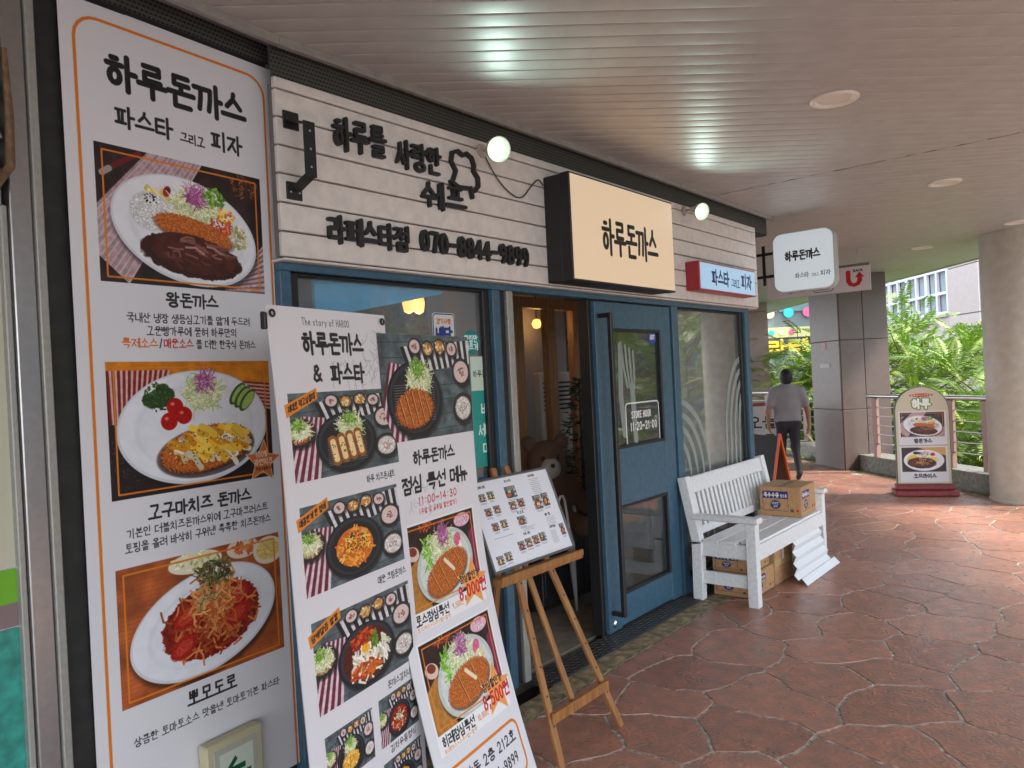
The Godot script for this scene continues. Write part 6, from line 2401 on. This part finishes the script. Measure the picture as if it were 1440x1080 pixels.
func make_tree(label: String, at: Vector3, top: float, radius: float, n: int, s: int, tone: Color) -> void:
	var o := thing("leafy_tree", label, "tree", at, 0, "pinnate leaved trees beyond the railing")
	var r := RandomNumberGenerator.new()
	r.seed = s
	var h := top - at.y
	var st := start()
	var pts := []
	var rad := []
	for i in 9:
		var t := i / 8.0
		pts.append(Vector3(sin(t * 4 + s) * .12 * t, t * h * .97, cos(t * 3 + s) * .12 * t))
		rad.append(lerpf(.1, .012, pow(t, .7)))
	tube(st, pts, rad, 8)
	var tips := []
	for k in 16:
		var t := .4 + .58 * k / 15.0
		var b: Vector3 = pts[int(t * 8)].lerp(pts[mini(int(t * 8) + 1, 8)], fposmod(t * 8, 1))
		var a := k * 2.4 + s
		var len := radius * (1.15 - .75 * absf(t - .6) - .35 * maxf(t - .75, 0) * 4 * .5)
		var d := Vector3(cos(a), .45, sin(a)).normalized()
		var e := b + d * len * .55
		var f := b + d * len + Vector3.UP * .12 * len
		tube(st, [b, e, f], [.028, .018, .006], 5)
		for j in 5:
			tips.append(b.lerp(f, .35 + j * .16))
	obj("trunk", st, mottled(lin(.09, .075, .055), .85, .2, 2), o)
	var src: Array = fronds[s % fronds.size()].surface_get_arrays(0)
	var sv: PackedVector3Array = src[Mesh.ARRAY_VERTEX]
	var sn: PackedVector3Array = src[Mesh.ARRAY_NORMAL]
	var vs := PackedVector3Array()
	var ns := PackedVector3Array()
	var cs := PackedColorArray()
	for i in n:
		var tip: Vector3 = tips[r.randi() % tips.size()]
		var p := tip + Vector3(r.randfn(), r.randfn() * .7, r.randfn()) * radius * .17
		var out := p - Vector3(0, h * .72, 0)
		out.y *= .4
		var a := atan2(-out.z, out.x) + r.randfn() * .7
		var pitch := clampf(.25 + r.randfn() * .35 + (p.y - h * .75) * .15, -.6, 1.2)
		var sc := r.randf_range(.6, 1.05)
		var bs := Basis(Vector3.UP, a) * Basis(Vector3.BACK, pitch) * Basis(Vector3.RIGHT, r.randfn() * .35)
		vs.append_array(Transform3D(bs.scaled(Vector3.ONE * sc), p) * sv)
		ns.append_array(Transform3D(bs, Vector3.ZERO) * sn)
		var f := r.randf_range(.75, 1.25)
		var warm := r.randf()
		var one := PackedColorArray()
		one.resize(sv.size())
		one.fill(Color(tone.r * f * (1 + warm * .35), tone.g * f, tone.b * f * (1 - warm * .3)))
		cs.append_array(one)
	var arr := []
	arr.resize(Mesh.ARRAY_MAX)
	arr[Mesh.ARRAY_VERTEX] = vs
	arr[Mesh.ARRAY_NORMAL] = ns
	arr[Mesh.ARRAY_COLOR] = cs
	var me := ArrayMesh.new()
	me.add_surface_from_arrays(Mesh.PRIMITIVE_TRIANGLES, arr)
	obj("crown", me, M.leaf, o)


func make_outside() -> void:
	var st := start()
	plan(st, [Vector2(-150, -150), Vector2(200, -150), Vector2(200, 150), Vector2(-150, 150)], -4.6, .1)
	struct("ground", st, mottled(lin(.16, .16, .155), .85, .15, .2))
	st = start()
	plan(st, [Vector2(-7, 6.3), Vector2(0, 6.3), Vector2(4.7, 5.7), Vector2(7.9, 4.4), Vector2(9.7, 2.8), Vector2(12.5, -.3), Vector2(14.3, -2.0), Vector2(15.2, -3.3), Vector2(15.6, -7), Vector2(-7, -7)], -.31, 4.25)
	struct("lower_storey", st, mottled(lin(.25, .2, .19), .7, .1, .4))
	# upper storeys above the ceiling close off the sky
	st = start()
	plan(st, [Vector2(-7, 5.5), Vector2(0, 5.5), Vector2(5, 4.9), Vector2(9.6, 2.0), Vector2(13.8, -1.9), Vector2(18.5, -6), Vector2(18.5, -9), Vector2(-7, -9)], CEIL + 9.5, 9.0)
	struct("upper_storeys", st, mottled(lin(.35, .27, .26), .7, .1, .4))
	M.leaf = mat(Color.WHITE, .5)
	M.leaf.vertex_color_use_as_albedo = true
	M.leaf.cull_mode = BaseMaterial3D.CULL_DISABLED
	M.leaf.backlight_enabled = true
	M.leaf.backlight = Color(.4, .55, .12)
	for k in 3:
		fronds.append(frond_mesh(k + 1))
	var g := Color(.16, .265, .045)
	make_tree("slender tree with arching fronds right behind the arched menu stand", Vector3(17.7, -4.6, -.9), 2.0, 2.1, 900, 1, g)
	make_tree("bushy tree with drooping fronds between pillar and menu stand", Vector3(16.3, -4.6, -1.5), 1.5, 1.9, 900, 2, g)
	make_tree("dense tree filling the railing gap beside the round column", Vector3(15.0, -4.6, 1.0), 1.2, 1.7, 820, 3, g)
	make_tree("tall tree reaching the ceiling edge beside the round column", Vector3(18.9, -4.6, .9), 1.8, 2.2, 900, 4, g)
	make_tree("bright green tree rising behind the walking man's head", Vector3(17.0, -4.6, -3.6), 1.3, 1.9, 820, 5, g)
	make_tree("low spreading tree below the railing behind the walking man", Vector3(16.6, -4.6, -2.9), .9, 1.7, 560, 6, g)
	make_tree("shaded tree crown low beyond the railing under the slender tree", Vector3(14.6, -4.6, -.4), .1, 1.6, 560, 7, g)
	# trees and a block on the walkway's other side, which the shop windows mirror
	make_tree("leafy tree off the open side mirrored in the right window", Vector3(13.2, -4.6, 3.9), 2.4, 2.0, 420, 8, g)
	make_tree("broad leafy tree off the open side mirrored in the door", Vector3(15.8, -4.6, 5.6), 2.8, 2.2, 420, 9, g)
	make_tree("leafy tree beyond the long railing mirrored in the left window", Vector3(11.5, -4.6, 8.2), 2.2, 2.2, 420, 10, g)
	var ob := thing("opposite_block", "brown tiled office block across the plaza mirrored in the windows", "building", Vector3(31, -4.6, 16), deg_to_rad(-35))
	part_box("core", Vector3(0, 7, 0), Vector3(8, 14, 22), mottled(lin(.2, .13, .1), .6, .1, .3), ob)
	for i in 5:
		for k in 7:
			part_box("window", Vector3(-4.02, 2.0 + i * 2.5, -9 + k * 3.0), Vector3(.08, 1.5, 2.2), mat(lin(.08, .1, .12), .1), ob)
	ob = thing("opposite_block", "added unseen grey block mirrored to darken the left window", "building", Vector3(17, -4.6, 33), deg_to_rad(-60))  # unseen block, added to darken the sky mirrored in the left window
	part_box("core", Vector3(0, 7, 0), Vector3(8, 14, 26), mottled(lin(.2, .19, .18), .6, .1, .3), ob)
	for i in 5:
		for k in 8:
			part_box("window", Vector3(-4.02, 2.0 + i * 2.5, -10.5 + k * 3.0), Vector3(.08, 1.5, 2.2), mat(lin(.08, .1, .12), .1), ob)
	# pink panelled building, its long wall running away from the walkway
	var fw := Vector3(.771, 0, -.637).normalized()
	var rt := Vector3(.637, 0, .771).normalized()
	var wd := (fw * cos(.056) + rt * sin(.056)).normalized()
	var near := Vector3(0, -4.6, 2.65) + fw * 19.5 + rt * 12.15
	var turn := -atan2(wd.z, wd.x)
	var o := thing("pink_building", "pale pink panel clad building with white framed upper windows across the street", "building", near, turn)
	var core := mat(lin(.3, .25, .27), .8)
	var len := 12.3
	part_box("core", Vector3(len / 2, 3.7, 4.0), Vector3(len, 7.4, 7.9), core, o)
	part_box("core", Vector3(len / 2 + 1.6, 9.4, 4.2), Vector3(len, 3.9, 6.4), core, o)
	var pm := []
	for k in 3:
		pm.append(mottled(lin(.5 + k * .02, .43 + k * .015, .42 + k * .02), .5, .04, .5, .02, 0, 0, 80 + k))
	var rows := [.2, 1.4, 2.6, 3.8, 5.0, 6.3, 7.4]
	for i in 6:
		for k in 8:
			var y0: float = rows[i]
			var y1: float = rows[i + 1]
			part_box("panel", Vector3(.77 + k * 1.54, (y0 + y1) / 2, .03), Vector3(1.515, y1 - y0 - .03, .04), pm[(i * 5 + k * 3) % 3], o, .004)
	for k in 3:
		part_box("panel", Vector3(.77, 8.05 + k * 1.3, .03), Vector3(1.515, 1.27, .04), pm[k], o, .004)
	part_box("core", Vector3(.77, 9.35, .5), Vector3(1.54, 3.9, .9), core, o)
	part_box("coping", Vector3(len / 2 + .8, 7.44, .1), Vector3(len - 1.6, .08, .3), pm[0], o)
	# glazed terrace above the parapet
	var white := mat(lin(.75, .76, .78), .5)
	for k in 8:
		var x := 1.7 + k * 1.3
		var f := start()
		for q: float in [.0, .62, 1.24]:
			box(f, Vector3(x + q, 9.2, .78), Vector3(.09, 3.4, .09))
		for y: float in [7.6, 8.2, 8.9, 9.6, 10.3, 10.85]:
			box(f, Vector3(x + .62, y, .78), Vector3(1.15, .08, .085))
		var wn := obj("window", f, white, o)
		part_box("pane", Vector3(x + .62, 9.2, .86), Vector3(1.2, 3.3, .02), mat(lin(.3, .34, .38), .1), wn, 0)  # pane colour lightened to stand for reflected sky
	part_box("eaves", Vector3(7.4, 11.1, 1.0), Vector3(11, .2, .7), white, o)
	part_box("canopy", Vector3(4.4, 4.5, -.5), Vector3(6, .35, 1.2), mat(lin(.12, .11, .1), .7), o)
	# dark glass building with yellow lettering, past the pink one
	var bp := Vector3(0, -4.6, 2.65) + fw * 36 + rt * 15.8
	var o2 := thing("sign_building", "dark glazed building with yellow signboard letters beside the pink wall", "building", bp, -atan2(rt.z, rt.x))
	part_box("core", Vector3(2, 7, -3), Vector3(12, 14, 5.8), mat(lin(.1, .11, .12), .6), o2)
	var glassy := mat(lin(.07, .1, .13), .08)
	for i in 7:
		for k in 8:
			part_box("pane", Vector3(-3.2 + k * 1.5, 1.0 + i * 1.9, -.06), Vector3(1.4, 1.1, .06), glassy, o2, .004)
		part_box("spandrel", Vector3(2, 1.95 + i * 1.9, -.03), Vector3(11.9, .7, .1), mat(lin(.1, .1, .105), .5) if i != 3 else mat(lin(.05, .05, .055), .5), o2)
	st = start()
	sign_text(st, "연습장", -.9, 1.75, 7.75, .85, .06, .03, .06)
	sign_text(st, "연습장", -.9, 1.75, 11.4, .85, .06, .03, .06)
	obj("yellow_lettering", st, mat(lin(.8, .62, .05), .5), o2)
	st = start()
	sign_text(st, "4F", 1.0, 1.7, 8.75, .5, .045, -.0, .06)
	obj("white_lettering", st, M.white_ink, o2)
	# building with coloured discs on its glass
	bp = Vector3(0, -4.6, 2.65) + fw * 27 + rt * 9.6
	o = thing("disc_sign_building", "glass fronted building with coloured discs and a pale yellow sign band", "building", bp, -atan2(rt.z, rt.x))
	part_box("core", Vector3(-3, 6, -3.2), Vector3(11, 12, 6), mat(lin(.16, .19, .19), .6), o)
	for i in 6:
		for k in 9:
			part_box("pane", Vector3(-7.4 + k * 1.15, 1.0 + i * 1.95, -.16), Vector3(1.07, 1.2, .06), mat(lin(.12, .2, .21), .08), o, .004)
	for k in 5:
		part_box("sign_band", Vector3(-7 + k * 2.2, 7.45, -.1), Vector3(2.17, .36, .14), mat(lin(.62, .6, .25), .5), o)
	var cols := [lin(.02, .42, .4), lin(.65, .12, .25), lin(.68, .55, .35), lin(.02, .4, .4), lin(.6, .1, .25)]
	for k in 9:
		st = start()
		lathe(st, [[.0, 0], [.18, 0], [.18, .04], [0, .04]], 24, Transform3D(Basis(Vector3.RIGHT, PI / 2), Vector3(-4.4 + k * .69, 8.15, -.1)))
		obj("disc", st, mat(cols[(k + 2) % 3], .5), o)
		st = start()
		lathe(st, [[.0, 0], [.1, 0], [.1, .03], [0, .03]], 20, Transform3D(Basis(Vector3.RIGHT, PI / 2), Vector3(-2.4 + k * .36, 7.45, -.02)))
		obj("disc", st, mat([cols[1], lin(.05, .2, .5), cols[0], cols[2]][k % 4], .5), o)
	part_box("sign_band", Vector3(-2.6, 6.95, -.1), Vector3(11, .55, .12), mat(lin(.04, .045, .05), .5), o)
	st = start()
	sign_text(st, "헬스 요가 필라테스", -4.6, 1.8, 6.95, .45, .05, -.03, .05)
	obj("yellow_lettering", st, mat(lin(.8, .55, .03), .5), o)


func _ready() -> void:
	make_camera_and_light()
	make_materials()
	make_walkway()
	make_ceiling()
	make_railings()
	make_pillars()
	make_outside()
	paint_pictures()
	make_storefront()
	make_left_bay()
	make_fascia_things()
	make_banners()
	make_easel()
	make_bench()
	make_standee()
	make_boards()
	make_man()
	make_interior()
